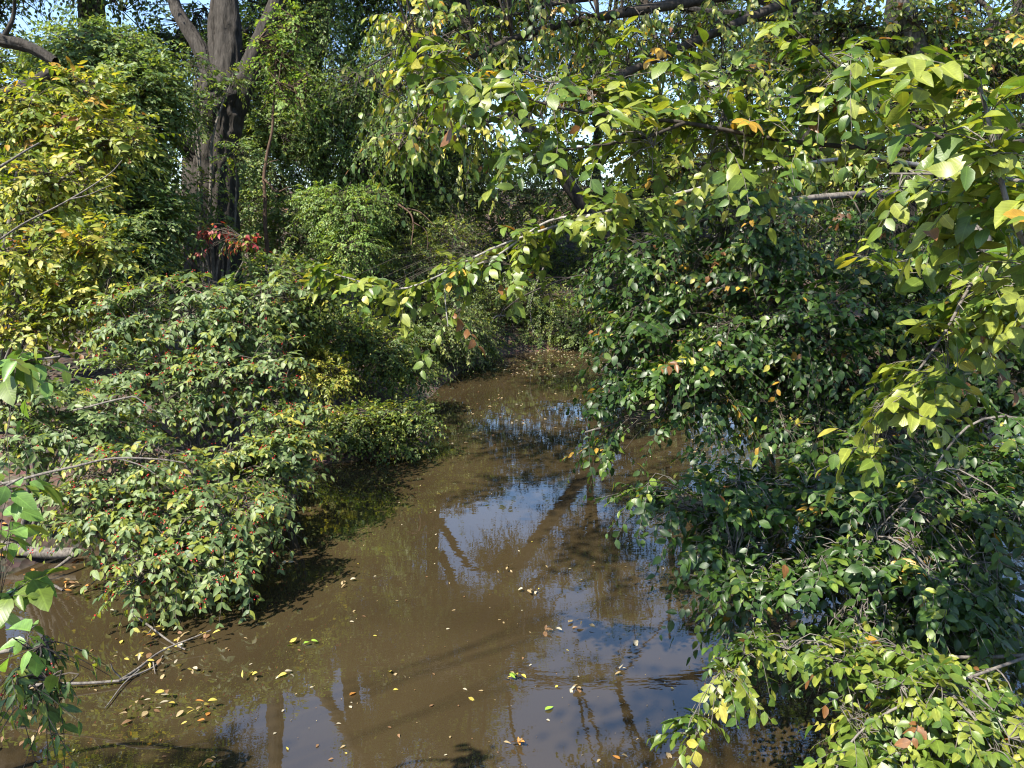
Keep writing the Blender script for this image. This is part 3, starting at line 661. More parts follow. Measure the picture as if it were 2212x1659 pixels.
plant('elm_tree', 'shady dark green elm filling the middle right over the water', base=foot(2150, 950, 6.4), lobes=
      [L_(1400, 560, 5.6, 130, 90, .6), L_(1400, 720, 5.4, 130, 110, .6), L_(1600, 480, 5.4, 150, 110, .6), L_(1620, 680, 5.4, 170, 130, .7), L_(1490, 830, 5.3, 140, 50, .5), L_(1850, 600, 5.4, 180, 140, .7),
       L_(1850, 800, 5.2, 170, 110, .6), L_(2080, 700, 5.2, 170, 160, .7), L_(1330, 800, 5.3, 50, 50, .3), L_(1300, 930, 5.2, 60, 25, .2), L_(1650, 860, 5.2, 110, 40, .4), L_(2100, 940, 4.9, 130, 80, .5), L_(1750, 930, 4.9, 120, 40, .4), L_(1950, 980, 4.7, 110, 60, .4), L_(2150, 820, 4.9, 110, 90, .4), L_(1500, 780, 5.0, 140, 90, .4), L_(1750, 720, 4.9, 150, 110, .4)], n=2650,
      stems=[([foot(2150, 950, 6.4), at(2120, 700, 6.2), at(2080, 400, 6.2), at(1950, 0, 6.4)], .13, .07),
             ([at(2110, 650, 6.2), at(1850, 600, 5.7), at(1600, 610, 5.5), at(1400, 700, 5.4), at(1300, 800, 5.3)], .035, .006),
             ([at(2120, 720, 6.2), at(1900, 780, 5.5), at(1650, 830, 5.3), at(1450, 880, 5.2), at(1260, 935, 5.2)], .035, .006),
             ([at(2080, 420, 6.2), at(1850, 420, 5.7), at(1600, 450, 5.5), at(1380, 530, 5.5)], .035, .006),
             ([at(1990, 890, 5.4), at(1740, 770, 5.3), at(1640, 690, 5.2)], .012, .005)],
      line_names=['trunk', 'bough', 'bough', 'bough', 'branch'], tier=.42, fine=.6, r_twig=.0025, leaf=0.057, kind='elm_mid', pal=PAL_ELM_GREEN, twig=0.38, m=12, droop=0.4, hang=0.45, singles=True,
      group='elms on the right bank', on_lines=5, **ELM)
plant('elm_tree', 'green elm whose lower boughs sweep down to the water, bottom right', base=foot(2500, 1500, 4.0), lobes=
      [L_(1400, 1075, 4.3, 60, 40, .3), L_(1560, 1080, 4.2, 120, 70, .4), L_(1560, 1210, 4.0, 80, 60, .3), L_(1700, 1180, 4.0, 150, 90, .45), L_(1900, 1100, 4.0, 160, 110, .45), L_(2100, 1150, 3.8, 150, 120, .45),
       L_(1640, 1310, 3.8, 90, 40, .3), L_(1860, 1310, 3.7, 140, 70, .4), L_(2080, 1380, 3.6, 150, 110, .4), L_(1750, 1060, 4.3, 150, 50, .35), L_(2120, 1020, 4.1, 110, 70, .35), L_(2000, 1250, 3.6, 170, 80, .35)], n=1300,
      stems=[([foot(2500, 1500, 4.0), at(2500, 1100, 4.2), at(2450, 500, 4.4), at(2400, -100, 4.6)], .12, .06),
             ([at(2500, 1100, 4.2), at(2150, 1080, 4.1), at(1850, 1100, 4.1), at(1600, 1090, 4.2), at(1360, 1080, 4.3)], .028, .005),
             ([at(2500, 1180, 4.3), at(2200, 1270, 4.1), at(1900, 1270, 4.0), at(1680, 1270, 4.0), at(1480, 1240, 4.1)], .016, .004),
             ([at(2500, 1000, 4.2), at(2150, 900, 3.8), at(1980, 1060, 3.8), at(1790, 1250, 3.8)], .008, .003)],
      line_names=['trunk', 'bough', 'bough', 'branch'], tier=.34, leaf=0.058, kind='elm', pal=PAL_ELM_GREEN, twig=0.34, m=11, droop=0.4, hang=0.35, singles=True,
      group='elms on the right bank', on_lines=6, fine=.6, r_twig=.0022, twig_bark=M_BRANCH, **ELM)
plant('elm_tree', 'small elm with bright leaf sprays trailing to the water in the bottom right corner', base=foot(2400, 1750, 3.2), lobes=
      [L_(1640, 1390, 3.4, 60, 26, .15), L_(1575, 1470, 3.3, 36, 40, .12), L_(1510, 1565, 3.2, 26, 40, .10), L_(1830, 1420, 3.2, 80, 40, .2), L_(1850, 1570, 3.1, 60, 60, .2), L_(2000, 1500, 3.0, 110, 80, .3),
       L_(2150, 1560, 2.9, 100, 90, .3), L_(1980, 1630, 2.9, 90, 50, .25)], n=330,
      stems=[([foot(2400, 1750, 3.2), at(2420, 1500, 3.1), at(2400, 1250, 3.1)], .05, .03),
             ([at(2410, 1400, 3.1), at(2100, 1420, 3.3), at(1850, 1400, 3.3), at(1660, 1390, 3.4), at(1560, 1480, 3.3), at(1490, 1610, 3.2)], .009, .003),
             ([at(2300, 1390, 3.1), at(2000, 1500, 3.0), at(1860, 1580, 2.95), at(1790, 1690, 2.9)], .007, .003)],
      line_names=['trunk', 'bough', 'bough'], line_twig=.15, leaf=0.056, kind='elm', pal=PAL_ELM_LIGHT[:3] + [(2, G2), (.3, YL), (.3, BR)], twig=0.18, m=9, droop=0.4, hang=0.35, singles=True,
      group='elms on the right bank', on_lines=10, fine=.5, r_twig=.002, twig_bark=M_BRANCH, **ELM)
plant('elm_tree', 'elm sapling at the right edge with a dark curved leader and a pale drooping branch', base=foot(2700, 1300, 2.2), lobes=
      [L_(2060, 190, 1.75, 80, 45, .1), L_(2160, 310, 1.75, 60, 60, .1), L_(2000, 400, 2.2, 110, 40, .15), L_(2100, 420, 2.0, 100, 60, .15), L_(1880, 560, 2.7, 100, 30, .15),
       L_(2080, 700, 2.7, 100, 70, .2), L_(1990, 820, 2.6, 90, 50, .15), L_(1950, 880, 2.5, 80, 22, .1), L_(2170, 620, 2.6, 60, 80, .2), L_(1880, 960, 2.8, 50, 40, .15), L_(2030, 500, 2.2, 90, 30, .12)], n=125,
      stems=[([foot(2700, 1300, 2.2), at(2500, 900, 1.9), at(2300, 640, 1.8), at(2190, 480, 1.75), at(2140, 280, 1.75), at(2110, 185, 1.75), at(2040, 140, 1.75)], .010, .0025),
             ([at(2450, 800, 2.0), at(2330, 560, 2.4), at(2212, 540, 2.6), at(2110, 600, 2.65), at(2040, 720, 2.65), at(1960, 830, 2.6), at(1900, 880, 2.5)], .010, .002),
             ([at(2300, 640, 1.8), at(2250, 420, 1.9), at(2100, 380, 2.1), at(1920, 375, 2.2)], .008, .003)],
      line_names=['stem', 'branch', 'branch'], leaf=0.066, kind='elm', pal=PAL_ELM_LIGHT, twig=0.2, m=8, droop=0.3, hang=0.35, singles=True,
      group='elms on the right bank', on_lines=10, flat=0.9, njit=0.25, fine=.4, r_twig=.0018, twig_bark=M_BRANCH, **ELM)
plant('elm_tree', 'green elm crown in the top right corner behind the nearest leaves', base=foot(2500, 700, 7.5), lobes=
      [L_(1950, 60, 6.5, 140, 90, .6), L_(2130, 130, 6.3, 130, 120, .6), L_(1750, 60, 6.8, 120, 70, .5), L_(2000, 260, 6.2, 150, 100, .6), L_(1750, 330, 6.2, 150, 80, .5), L_(1500, 360, 6.2, 120, 60, .5)], n=850,
      stems=[([foot(2500, 700, 7.5), at(2400, 300, 7.2), at(2250, -100, 7)], .14, .09),
             ([at(2400, 330, 7.2), at(2150, 180, 6.6), at(1900, 100, 6.6), at(1650, 90, 6.7)], .05, .01),
             ([at(2400, 420, 7.2), at(2050, 380, 6.5), at(1750, 340, 6.3), at(1450, 360, 6.2)], .05, .01)],
      line_names=['trunk', 'bough', 'bough'], leaf=0.068, kind='elm_mid', pal=PAL_ELM_TOP, twig=0.4, m=9, droop=0.4, hang=0.5, singles=True,
      group='elms on the right bank', on_lines=5, **dict(ELM, bark=M_DARKTWIG))
# ---- branches of the tree beside the camera, left edge
plant('bridge_side_shrub', 'shrub with large pale toothed leaves poking in at the lower left edge', 'shrub', foot(-700, 1600, 2.6),
      [L_(40, 1390, 2.1, 45, 50, .08), L_(20, 1270, 2.4, 40, 40, .1), L_(10, 1150, 2.4, 25, 40, .08), L_(10, 1050, 2.3, 40, 30, .1), L_(60, 780, 2.4, 60, 30, .1)], n=26,
      stems=[([foot(-700, 1600, 2.6), at(-400, 1450, 2.4), at(-100, 1420, 2.2), at(60, 1400, 2.1)], .02, .004), ([at(-400, 1450, 2.4), at(-250, 1150, 2.3), at(-50, 1080, 2.3), at(50, 1030, 2.3)], .012, .003),
             ([at(-250, 1150, 2.3), at(-200, 850, 2.4), at(0, 790, 2.4), at(130, 770, 2.4)], .01, .003)],
      leaf=0.085, kind='elm', mat=M_ELM, pal=[(3, (0.16, 0.28, 0.06)), (2, G3), (.5, YG)], twig=0.16, m=5, droop=0.3, hang=0.6, singles=True, flat=0.9, njit=0.3, fine=.3, r_twig=.0018)
plant('berry_sprig_shrub', 'drooping honeysuckle with narrow leaves and red berries above the lower left water', 'shrub', foot(-500, 1700, 3.6),
      [L_(90, 1390, 3.4, 50, 40, .15), L_(110, 1490, 3.3, 45, 60, .15), L_(30, 1480, 3.2, 50, 60, .15)], n=40,
      stems=[([foot(-500, 1700, 3.6), at(-300, 1400, 3.5), at(-50, 1330, 3.4), at(80, 1360, 3.4), at(130, 1500, 3.3)], .02, .003)],
      leaf=0.062, kind='narrow', pal=[(4, (0.10, 0.165, 0.05)), (1, YG)], twig=0.26, m=10, droop=0.9, hang=0.8, opp=True, singles=150, berries=0.08)

# ------------------------------------------------------------------ big old trees: furrowed trunks
def furrowed(name, pts, r0, r1, parent, mat, n=70, sides=56, deep=0.17, seed=0.0, flare=0.0, bend=0.03):
    """Tapering trunk or limb with real bark ridges."""
    lp = wobble(spline(pts, n), bend, 0.9, seed)
    rr = np.linspace(r0, r1, n) * (1 + flare * np.exp(-np.linspace(0, 8, n)))
    V, F = tubes(lp[None], rr[None], sides)
    V = V.reshape(n, sides, 3)
    for i in range(n):
        for j in range(sides):
            a = j / sides * 2 * math.pi; c, s = math.cos(a), math.sin(a)
            L = i / n * 9
            k = 1 - abs(mnoise.noise(Vector((c * 5.2, s * 5.2, L * 0.55 + seed)))) * 2.4
            k += 0.5 * (1 - abs(mnoise.noise(Vector((c * 11, s * 11, L * 1.3 + seed + 9)))) * 2.4)
            big = mnoise.noise(Vector((c * 1.2, s * 1.2, L * 0.4 + seed + 3)))
            V[i, j] = lp[i] + (V[i, j] - lp[i]) * (1 + deep * (k - 0.6) + 0.12 * big)
    return link(name, mesh_from(name, V.reshape(-1, 3) - np.array(parent.location), F, mat), parent)

def crown_into(root, lobes, n, leaf, pal, twig, m, kind='far', droop=0.4, hang=0.35, skel=None, tw=M_DARKTWIG, mat=M_FAR, thick=1.0):
    """Foliage and twigs of a large tree as two masses under its Empty."""
    S, u, k = in_lobes(lobes, n, 0.45)
    D = norm(0.8 * u + RNG.normal(0, 0.4, (n, 3)))
    Ln = twig * RNG.uniform(0.6, 1.4, n)
    B = S - D * (Ln * 0.5)[:, None]
    P, lv = sprays(B, D, Ln, m, leaf, droop, hang, False, njit=0.5, K=2)
    lv['T'], _ = pick_tints(len(lv['S']), pal, lv['G'], 0.3); lv['K'] = RNG.integers(0, len(TPL[kind]), len(lv['S']))
    lv['T'] = lv['T'] * np.clip(RNG.normal(1, 0.18, (len(lv['S']), 1)), 0.5, 1.6)
    o = np.array(root.location)
    cen = np.array([l[0] for l in lobes])
    kc = max(4, n // 14); pc = S[RNG.choice(n, kc, replace=False)]
    anchor = skel if skel is not None else cen
    near = anchor[np.argmin(((pc[:, None] - anchor[None]) ** 2).sum(-1), 1)]
    t = np.linspace(0, 1, 4)[None, :, None]; bow = np.linalg.norm(pc - near, axis=1)[:, None, None]
    br = near[:, None] * (1 - t) + pc[:, None] * t + RNG.normal(0, 0.05, (kc, 4, 3)) * bow * (t * (1 - t) * 4) + UP * bow * 0.1 * np.sin(t * math.pi)
    own = np.argmin(((S[:, None] - pc[None]) ** 2).sum(-1), 1)
    t2 = np.linspace(0, 1, 2)[None, :, None]; s2 = pc[own][:, None] * (1 - t2) + B[:, None] * t2
    VV, FF, off = [], [], 0
    for PP, a, b in ((br, leaf * .45 * thick, leaf * .14 * thick), (s2, leaf * .13 * thick, leaf * .07 * thick), (P, leaf * .06, leaf * .02)):
        V, F = tubes(PP, np.broadcast_to(np.linspace(a, b, PP.shape[1]), PP.shape[:2]), 3); VV.append(V); FF.append(F + off); off += len(V)
    tag(link('twigs', mesh_from('twigs', np.vstack(VV) - o, np.vstack(FF), tw), root), kind='stuff')
    lv['P'] = lv['P'] - o
    tag(link('crown', leaf_mass_mesh('crown', lv, kind, mat), root), kind='stuff')


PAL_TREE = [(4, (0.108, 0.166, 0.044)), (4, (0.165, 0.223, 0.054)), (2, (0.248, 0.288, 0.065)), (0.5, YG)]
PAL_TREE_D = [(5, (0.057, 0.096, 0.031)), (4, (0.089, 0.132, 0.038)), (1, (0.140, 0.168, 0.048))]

# the old tree
D0 = 15.0
b0 = foot(455, 620, D0)
old = tag(empty('old_tree', b0), 'massive old tree with furrowed dark trunk forking into three limbs', 'tree')
fk = at(478, 190, D0)
tr = [b0 - np.array([0, 0, .3]), at(458, 480, D0), at(458, 360, D0), at(466, 260, D0), fk]
furrowed('trunk', tr, 0.46, 0.47, old, M_BARK, n=110, sides=72, seed=1.0, flare=0.25)
LIMBS = [([at(486, 230, D0), at(492, 100, D0), at(490, 0, D0), at(470, -250, D0), at(430, -600, D0)], .29, .12),
         ([at(500, 250, D0), at(530, 170, D0 - .1), at(560, 95, D0 - .2), at(604, -5, D0 - .3), at(680, -220, D0 - .4), at(800, -480, D0 - .6)], .22, .09),
         ([at(466, 215, D0), at(438, 120, D0 + .2), at(395, 45, D0 + .3), at(372, -10, D0 + .4), at(300, -220, D0 + .6)], .17, .08),
         ([at(470, 150, D0 + .15), at(462, 60, D0 + .2), at(468, -20, D0 + .25), at(480, -160, D0 + .3)], .13, .07)]
for i, (p_, a_, b_) in enumerate(LIMBS):
    furrowed('limb', p_, a_, b_, old, M_BARK, n=70, sides=40, seed=4.0 + i)
furrowed('limb', [at(452, 400, D0), at(425, 345, D0 - .3), at(395, 310, D0 - .5), at(362, 275, D0 - .7)], .19, .12, old, M_BARK, n=40, sides=40, seed=14)['label'] = 'short brown stub leaning left low on the trunk'
sk = np.vstack([spline(l[0], 20) for l in LIMBS])
crown_into(old, [wl_(-7, 17, 14.5, 3.2, 2.6, 2.0), wl_(-4.2, 16.5, 13.5, 2.4, 2.4, 1.8), wl_(-9.5, 17, 13, 2.4, 2.4, 1.8), wl_(-6, 17, 17, 3.4, 3, 2.2), wl_(-3.0, 16, 11.0, 1.4, 1.4, 1.0), wl_(-1.6, 15.4, 10.4, 1.5, 1.2, .9), wl_(-2.9, 15, 12.3, 1.5, 1.4, .9), wl_(.2, 16, 12.4, 1.1, 1.1, .8), wl_(-.6, 15, 8.6, 1.1, 1.0, .6)],
           1900, 0.11, PAL_TREE, 0.8, 10, skel=sk)

# tree at the left whose fallen limbs cross the corner
lt = tag(empty('leaning_tree', foot(-200, 700, 9.5)), 'tree at the top left corner with two thick bark-ridged limbs sagging right', 'tree')
base_lt = np.array(lt.location)
furrowed('trunk', [base_lt, at(-210, 420, 9.5), at(-180, 180, 9.4), at(-160, -60, 9.4), at(-150, -400, 9.3)], .26, .18, lt, M_BARK, n=60, sides=40, seed=21)
furrowed('limb', [at(-175, 20, 9.4), at(-60, 70, 9.3), at(0, 88, 9.2), at(62, 104, 9.2), at(118, 134, 9.2)], .095, .055, lt, M_BARK, n=60, sides=32, seed=23)
furrowed('limb', [at(-190, 260, 9.4), at(-40, 215, 9.4), at(40, 190, 9.3), at(90, 168, 9.3), at(125, 152, 9.3)], .085, .05, lt, M_BARK, n=60, sides=32, seed=25)
furrowed('branch', [at(2, 88, 9.2), at(18, 60, 9.1), at(28, 30, 9.1), at(30, -20, 9.0)], .03, .016, lt, M_BARK, n=24, sides=14, seed=27)
crown_into(lt, [wl_(-8.2, 9.4, 7.6, 1.3, 1.2, 1.0), wl_(-9.6, 9.4, 8.6, 1.8, 1.8, 1.4)], 260, 0.10, PAL_TREE, 0.6, 9)

# thin sapling by the big trunk
sp = tag(empty('sapling', foot(575, 560, 14)), 'thin reddish bare-stemmed sapling right of the massive trunk', 'tree')
bs = np.array(sp.location)
for nm_, p_, a_, b_ in (('trunk', [bs, at(577, 510, 14), at(571, 420, 14), at(576, 350, 14), at(588, 280, 14), at(591, 200, 14), at(600, 100, 14)], .042, .014),
                        ('branch', [at(573, 390, 14), at(584, 400, 13.9), at(598, 415, 13.8), at(625, 405, 13.7)], .025, .008),
                        ('branch', [at(572, 370, 14), at(582, 352, 14), at(600, 345, 14)], .016, .006),
                        ('branch', [at(575, 430, 14), at(560, 425, 13.9), at(540, 440, 13.8)], .014, .005)):
    lp = wobble(spline(p_, 30), 0.03, 2.0, 3.3); V, F = tubes(lp[None], np.linspace(a_, b_, 30)[None], 10)
    link(nm_, mesh_from(nm_, V - bs, F, M_REDBARK), sp)
crown_into(sp, [lobe_px(600, 120, 14, 60, 70, .6), lobe_px(640, 200, 14, 50, 50, .6), lobe_px(620, 60, 14, 60, 60, .6)], 190, 0.085, PAL_BRIGHT, .5, 10, tw=M_REDBARK)

# tall leaning tree whose dark trunk shows as the slanting reflection
tt = tag(empty('tall_tree', foot(1620, 700, 20.5)), 'tall dark tree behind the elms, its bare limbs crossing the sky', 'tree')
bt = np.array(tt.location)
TL = [([bt, at(1700, 480, 17), at(1770, 200, 16), at(1720, 20, 15.4), at(1600, -200, 14.8), at(1450, -420, 14.3), at(1330, -620, 14)], .22, .07, 'trunk'),
      ([at(1720, 20, 15.4), at(1500, -25, 15), at(1250, 0, 14.5), at(1110, 30, 14.4), at(1075, 85, 14.3)], .07, .025, 'limb'),
      ([at(1250, 0, 14.5), at(1100, -30, 14.4), at(1000, -20, 14.2)], .04, .015, 'limb'),
      ([at(1770, 200, 16), at(1850, 20, 15.6), at(1920, -150, 15.4), at(1980, -400, 15.3)], .11, .05, 'limb'),
      ([at(1600, -200, 14.8), at(1640, -350, 14.6), at(1700, -600, 14.4)], .08, .03, 'limb')]
for i, (p_, a_, b_, nm_) in enumerate(TL):
    furrowed(nm_, p_, a_, b_, tt, M_DARKBARK, n=60, sides=24, seed=31 + i)
ttr = np.random.default_rng(404); TTL = [wl_(1.2, 14.5, 11.2, 1.7, 1.6, 1.1), wl_(4.8, 15, 11, 2.0, 2, 1.6), wl_(0.2, 14, 13.6, 1.8, 2, 1.2), wl_(7, 15, 9, 2, 2, 1.5), wl_(3.2, 14.3, 13.6, 1.6, 1.6, 1.2)]
while len(TTL) < 31:
    x, y, z = ttr.uniform(-3, 4.8), ttr.uniform(13.2, 15.2), ttr.uniform(4.0, 10.5); zz = z * 14 / y
    if (4.2 < zz < 5.2 and .4 < x < 2.0) or (5.2 <= zz < 6.3 and .1 < x < 1.5) or (6.3 <= zz < 7.6 and -.5 < x < 1.0): continue
    r = ttr.uniform(.35, .8); TTL.append(wl_(x, y, z, r, r, r * .55))
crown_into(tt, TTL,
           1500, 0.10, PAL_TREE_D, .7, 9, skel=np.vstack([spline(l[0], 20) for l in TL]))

# bare trunk leaning over the bend: the slanting dark line in the reflections
le = tag(empty('leaning_dark_tree', (4.1, 19.4, gz(4.1, 19.4))), 'dark bare trunk leaning left over the far end of the stream', 'tree')
LE = [([np.array(le.location), np.array([3.30, 18.9, 1.4]), np.array([2.30, 18.6, 2.6]), np.array([0.60, 18.2, 4.8]), np.array([-0.50, 18, 6.4]), np.array([-1.30, 17.8, 8.3])], .22, .11, 'trunk'),
      ([np.array([0.00, 18.1, 5.7]), np.array([-1.20, 17.6, 6.6]), np.array([-2.30, 17.3, 6.9])], .05, .02, 'limb')]
for i, (p_, a_, b_, nm_) in enumerate(LE):
    furrowed(nm_, p_, a_, b_, le, M_DARKBARK, n=60, sides=20, seed=51 + i)
crown_into(le, [wl_(-1.3, 17.8, 8.6, 1.0, 1, .6), wl_(-2.3, 17.3, 6.9, .7, .7, .4)], 170, .09, PAL_TREE_D, .6, 9, skel=np.vstack([spline(l[0], 20) for l in LE]), thick=.6)

# horizontal dark limb seen through the elms, upper right
ht = tag(empty('dark_limbed_tree', foot(1960, 700, 9.5)), 'dark tree behind the elms with a thick level limb at the top right', 'tree')
bh = np.array(ht.location)
for i, (p_, a_, b_, nm_) in enumerate([([bh, at(1950, 450, 9.5), at(1930, 150, 9.5), at(1960, -200, 9.5)], .17, .11, 'trunk'),
                                       ([at(1935, 90, 9.5), at(1800, 45, 9.3), at(1660, 40, 9.2), at(1560, 28, 9.1), at(1440, 10, 9.1)], .065, .03, 'limb'),
                                       ([at(1940, 260, 9.5), at(2060, 120, 9.4), at(2200, 30, 9.4), at(2320, -60, 9.4)], .07, .04, 'limb')]):
    furrowed(nm_, p_, a_, b_, ht, M_DARKBARK, n=50, sides=24, seed=41 + i)
crown_into(ht, [lobe_px(1700, 130, 9.3, 170, 110, .9), lobe_px(1950, 180, 9.3, 190, 130, .9), lobe_px(2200, 100, 9.3, 150, 160, .9), lobe_px(2150, 420, 9.3, 150, 150, .9), lobe_px(1850, 380, 9.3, 150, 100, .8)],
           560, 0.09, PAL_TREE_D, .6, 10)

# trees behind: each its own trunk and crown
def wood_tree(name, label, x, y, h, cr, n, pal, leaf=0.14, low=0.25, group=None, seed=0, lean=0.0, twig=0.9, m=9):
    rs = np.random.default_rng(seed); z0 = gz(x, y)
    root = tag(empty(name, (x, y, z0)), label, 'tree', group)
    top = np.array([x + lean, y + rs.normal(0, .4), z0 + h])
    mid = np.array([x + lean * .3 + rs.normal(0, .25), y, z0 + h * .5])
    V, F = tubes(wobble(spline([np.array([x, y, z0 - .2]), mid, top], 26), .12, .5, seed)[None], np.linspace(.02 * h, .004 * h, 26)[None], 12)
    o = np.array(root.location)
    link('trunk', mesh_from('trunk', V - o, F, M_BARK), root)
    lobes, sk = [], [spline([mid * .2 + np.array([x, y, z0]) * .8, mid, top], 16)]
    for q in range(9):
        f = low + (1 - low) * (q + .5) / 9; a = rs.uniform(0, 6.28); rad = cr * (1.05 - .5 * abs(2 * f - 1.0)) * rs.uniform(.45, .9)
        c = np.array([x + lean * f + math.cos(a) * rad, y + math.sin(a) * rad, z0 + h * f])
        r = cr * rs.uniform(.42, .66)
        lobes.append((c, np.array([r, r, r * rs.uniform(.6, .85)])))
        lp = spline([np.array([x + lean * f * .7, y, z0 + h * f * .72]), (c + np.array([x, y, c[2]])) / 2, c], 8); sk.append(lp)
        V, F = tubes(lp[None], np.linspace(.010 * h, .003 * h, 8)[None], 6); link('limb', mesh_from('limb', V - o, F, M_BARK), root)
    crown_into(root, lobes, n, leaf, pal, twig, m, skel=np.vstack(sk))

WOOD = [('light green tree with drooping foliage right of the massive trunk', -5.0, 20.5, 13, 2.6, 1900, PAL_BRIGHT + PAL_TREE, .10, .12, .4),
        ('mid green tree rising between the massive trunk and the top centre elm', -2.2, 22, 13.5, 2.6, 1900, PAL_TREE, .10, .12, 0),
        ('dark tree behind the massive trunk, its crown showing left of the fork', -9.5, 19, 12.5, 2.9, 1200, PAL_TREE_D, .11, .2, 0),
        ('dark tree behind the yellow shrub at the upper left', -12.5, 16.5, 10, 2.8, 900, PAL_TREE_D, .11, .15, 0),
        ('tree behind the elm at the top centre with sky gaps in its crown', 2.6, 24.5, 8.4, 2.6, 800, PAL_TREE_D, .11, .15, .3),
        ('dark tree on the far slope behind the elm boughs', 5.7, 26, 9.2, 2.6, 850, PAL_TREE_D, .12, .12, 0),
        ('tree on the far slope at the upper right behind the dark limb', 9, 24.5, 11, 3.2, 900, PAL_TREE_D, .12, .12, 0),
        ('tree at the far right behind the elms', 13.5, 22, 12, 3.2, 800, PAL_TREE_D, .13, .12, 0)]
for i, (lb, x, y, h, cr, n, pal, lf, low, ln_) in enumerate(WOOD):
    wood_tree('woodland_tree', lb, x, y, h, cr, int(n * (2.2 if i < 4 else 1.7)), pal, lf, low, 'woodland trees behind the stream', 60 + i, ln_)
# woodland further back reads as one mass
fr = np.random.default_rng(77); FL = []
for x in np.arange(-34, 36, 3.2):
    y = 33 + fr.normal(0, 2.0); h = fr.uniform(4.5, 8.0)
    if abs(x + 0.5) < 3.2: h *= .75
    FL += [wl_(x, y, gz(x, y) + h * f, 2.4, 2.2, 1.8) for f in (.15, .4, .68)]
S, u, k = in_lobes(FL, 4200, .4); D = norm(u + RNG.normal(0, .4, S.shape))
P, lv = sprays(S, D, RNG.uniform(.6, 1.4, len(S)), 8, .20, .4, .3, False, njit=.5)
lv['T'], _ = pick_tints(len(lv['S']), PAL_TREE_D, lv['G'], .3); lv['K'] = RNG.integers(0, 2, len(lv['S']))
tag(link('far_wood', leaf_mass_mesh('far_wood', lv, 'far', M_FAR)), 'mass of far green woodland beyond the trees', 'wood', kind='stuff')
FLN = len(lv['S'])

# tree added out of view, its crown lobes placed to shade stream and elms
nb = tag(empty('added_shade_tree', (6.4, -1.8, gz(6.4, -1.8))), 'unseen tall tree added for the shade of its high crown on the stream', 'tree')
NB = [([np.array(nb.location), np.array([6.3, -1.7, 3.5]), np.array([6.0, -1.5, 8]), np.array([5.8, -1.4, 12])], .22, .08, 'trunk'),
      ([np.array([6.2, -1.6, 5]), np.array([3.2, .2, 7.0]), np.array([.6, 1.8, 7.4])], .03, .006, 'limb'),
      ([np.array([.6, 1.8, 7.4]), np.array([-.6, 3.0, 7.9]), np.array([-1.4, 4.6, 7.6]), np.array([-2.6, 5.9, 7.9])], .008, .004, 'limb')]
for i, (p_, a_, b_, nm_) in enumerate(NB):
    furrowed(nm_, p_, a_, b_, nb, M_BARK, n=40, sides=20, seed=81 + i)
crown_into(nb, [wl_(-2.9, 2.6, 7.2, .7, .7, .3), wl_(-2.8, .3, 7.1, .55, .55, .3), wl_(-.3, 2.4, 7.2, .9, .7, .35), wl_(.7, 3.0, 7.4, .8, .6, .3), wl_(-1.1, 3.3, 7.4, .7, .5, .3), wl_(-.4, 1.6, 7.2, .9, .5, .3), wl_(-5.8, -.6, 7.1, .8, .6, .35), wl_(-3.6, 4.2, 7.3, .9, .8, .35), wl_(-3.4, 6.2, 7.2, 1.0, 1, .4), wl_(-2.4, 8, 7.6, 1.1, 1.1, .4),
                wl_(-3.2, 10, 8.2, 1.1, 1.2, .45), wl_(-1.4, 10.5, 8.2, 1.2, 1.1, .4), wl_(-4.6, 6.8, 7.2, .8, .9, .35)], 1700, .09, PAL_TREE, .6, 9, thick=.3,
           skel=np.vstack([spline(l[0], 20) for l in NB]))

build_plants()

# ------------------------------------------------------------------ dead wood
def stick(name, label, cat, parts, mat, group=None, sides=7):
    o = parts[0][1][0]; root = tag(empty(name, o), label, cat, group)
    for nm_, p_, a_, b_ in parts:
        n = max(10, 5 * len(p_)); lp = wobble(spline(p_, n), 0.012, 3.0, 7.7)
        V, F = tubes(lp[None], np.linspace(a_, b_, n)[None], sides)
        link(nm_, mesh_from(nm_, V - o, F, mat), root)
    return root
w = on_water
h3 = lambda px, py, z: w(px, py, z)
stick('fallen_branch', 'grey dead branch lying in the lower left water with forked twigs', 'branch',
      [('stem', [w(60, 1482, .03), w(150, 1474, .05), w(258, 1468, .03)], .011, .008), ('fork', [w(258, 1468, .03), w(300, 1440, .03), w(350, 1405, .05), w(455, 1360, .09)], .011, .004),
       ('twig', [w(258, 1468, .03), w(330, 1440, .02), w(352, 1415, .03)], .007, .003), ('twig', [w(262, 1462, .03), w(245, 1445, .10), w(240, 1432, .15)], .006, .003),
       ('twig', [w(300, 1445, .03), w(262, 1480, .02), w(225, 1530, .01)], .006, .003), ('twig', [w(330, 1428, .03), w(335, 1455, .02)], .005, .002)], M_BRANCH)
stick('fallen_branch', 'thin dead twig trapped with yellow leaves below the broad berry shrub', 'branch',
      [('stem', [w(285, 1325, .04), w(330, 1358, .03), w(372, 1388, .02), w(400, 1402, .02)], .009, .005), ('twig', [w(330, 1358, .03), w(318, 1372, .02)], .005, .003)], M_BRANCH)
stick('drift_log', 'weathered log lying along the waterline at the left edge', 'log',
      [('trunk', [w(-60, 1185, .10), w(0, 1180, .13), w(60, 1192, .10), w(110, 1196, .09), w(165, 1194, .10)], .05, .045), ('branch', [w(60, 1190, .12), w(35, 1170, .22), w(20, 1165, .26)], .018, .008)], M_BRANCH, sides=12)
stick('dead_stick', 'straight bare stick slanting from the log into the water', 'stick', [('stem', [w(165, 1195, .14), w(120, 1228, .08), w(82, 1257, .01)], .016, .010), ('twig', [w(82, 1257, .01), w(110, 1262, .03), w(134, 1275, .01)], .014, .010)], M_BRANCH)
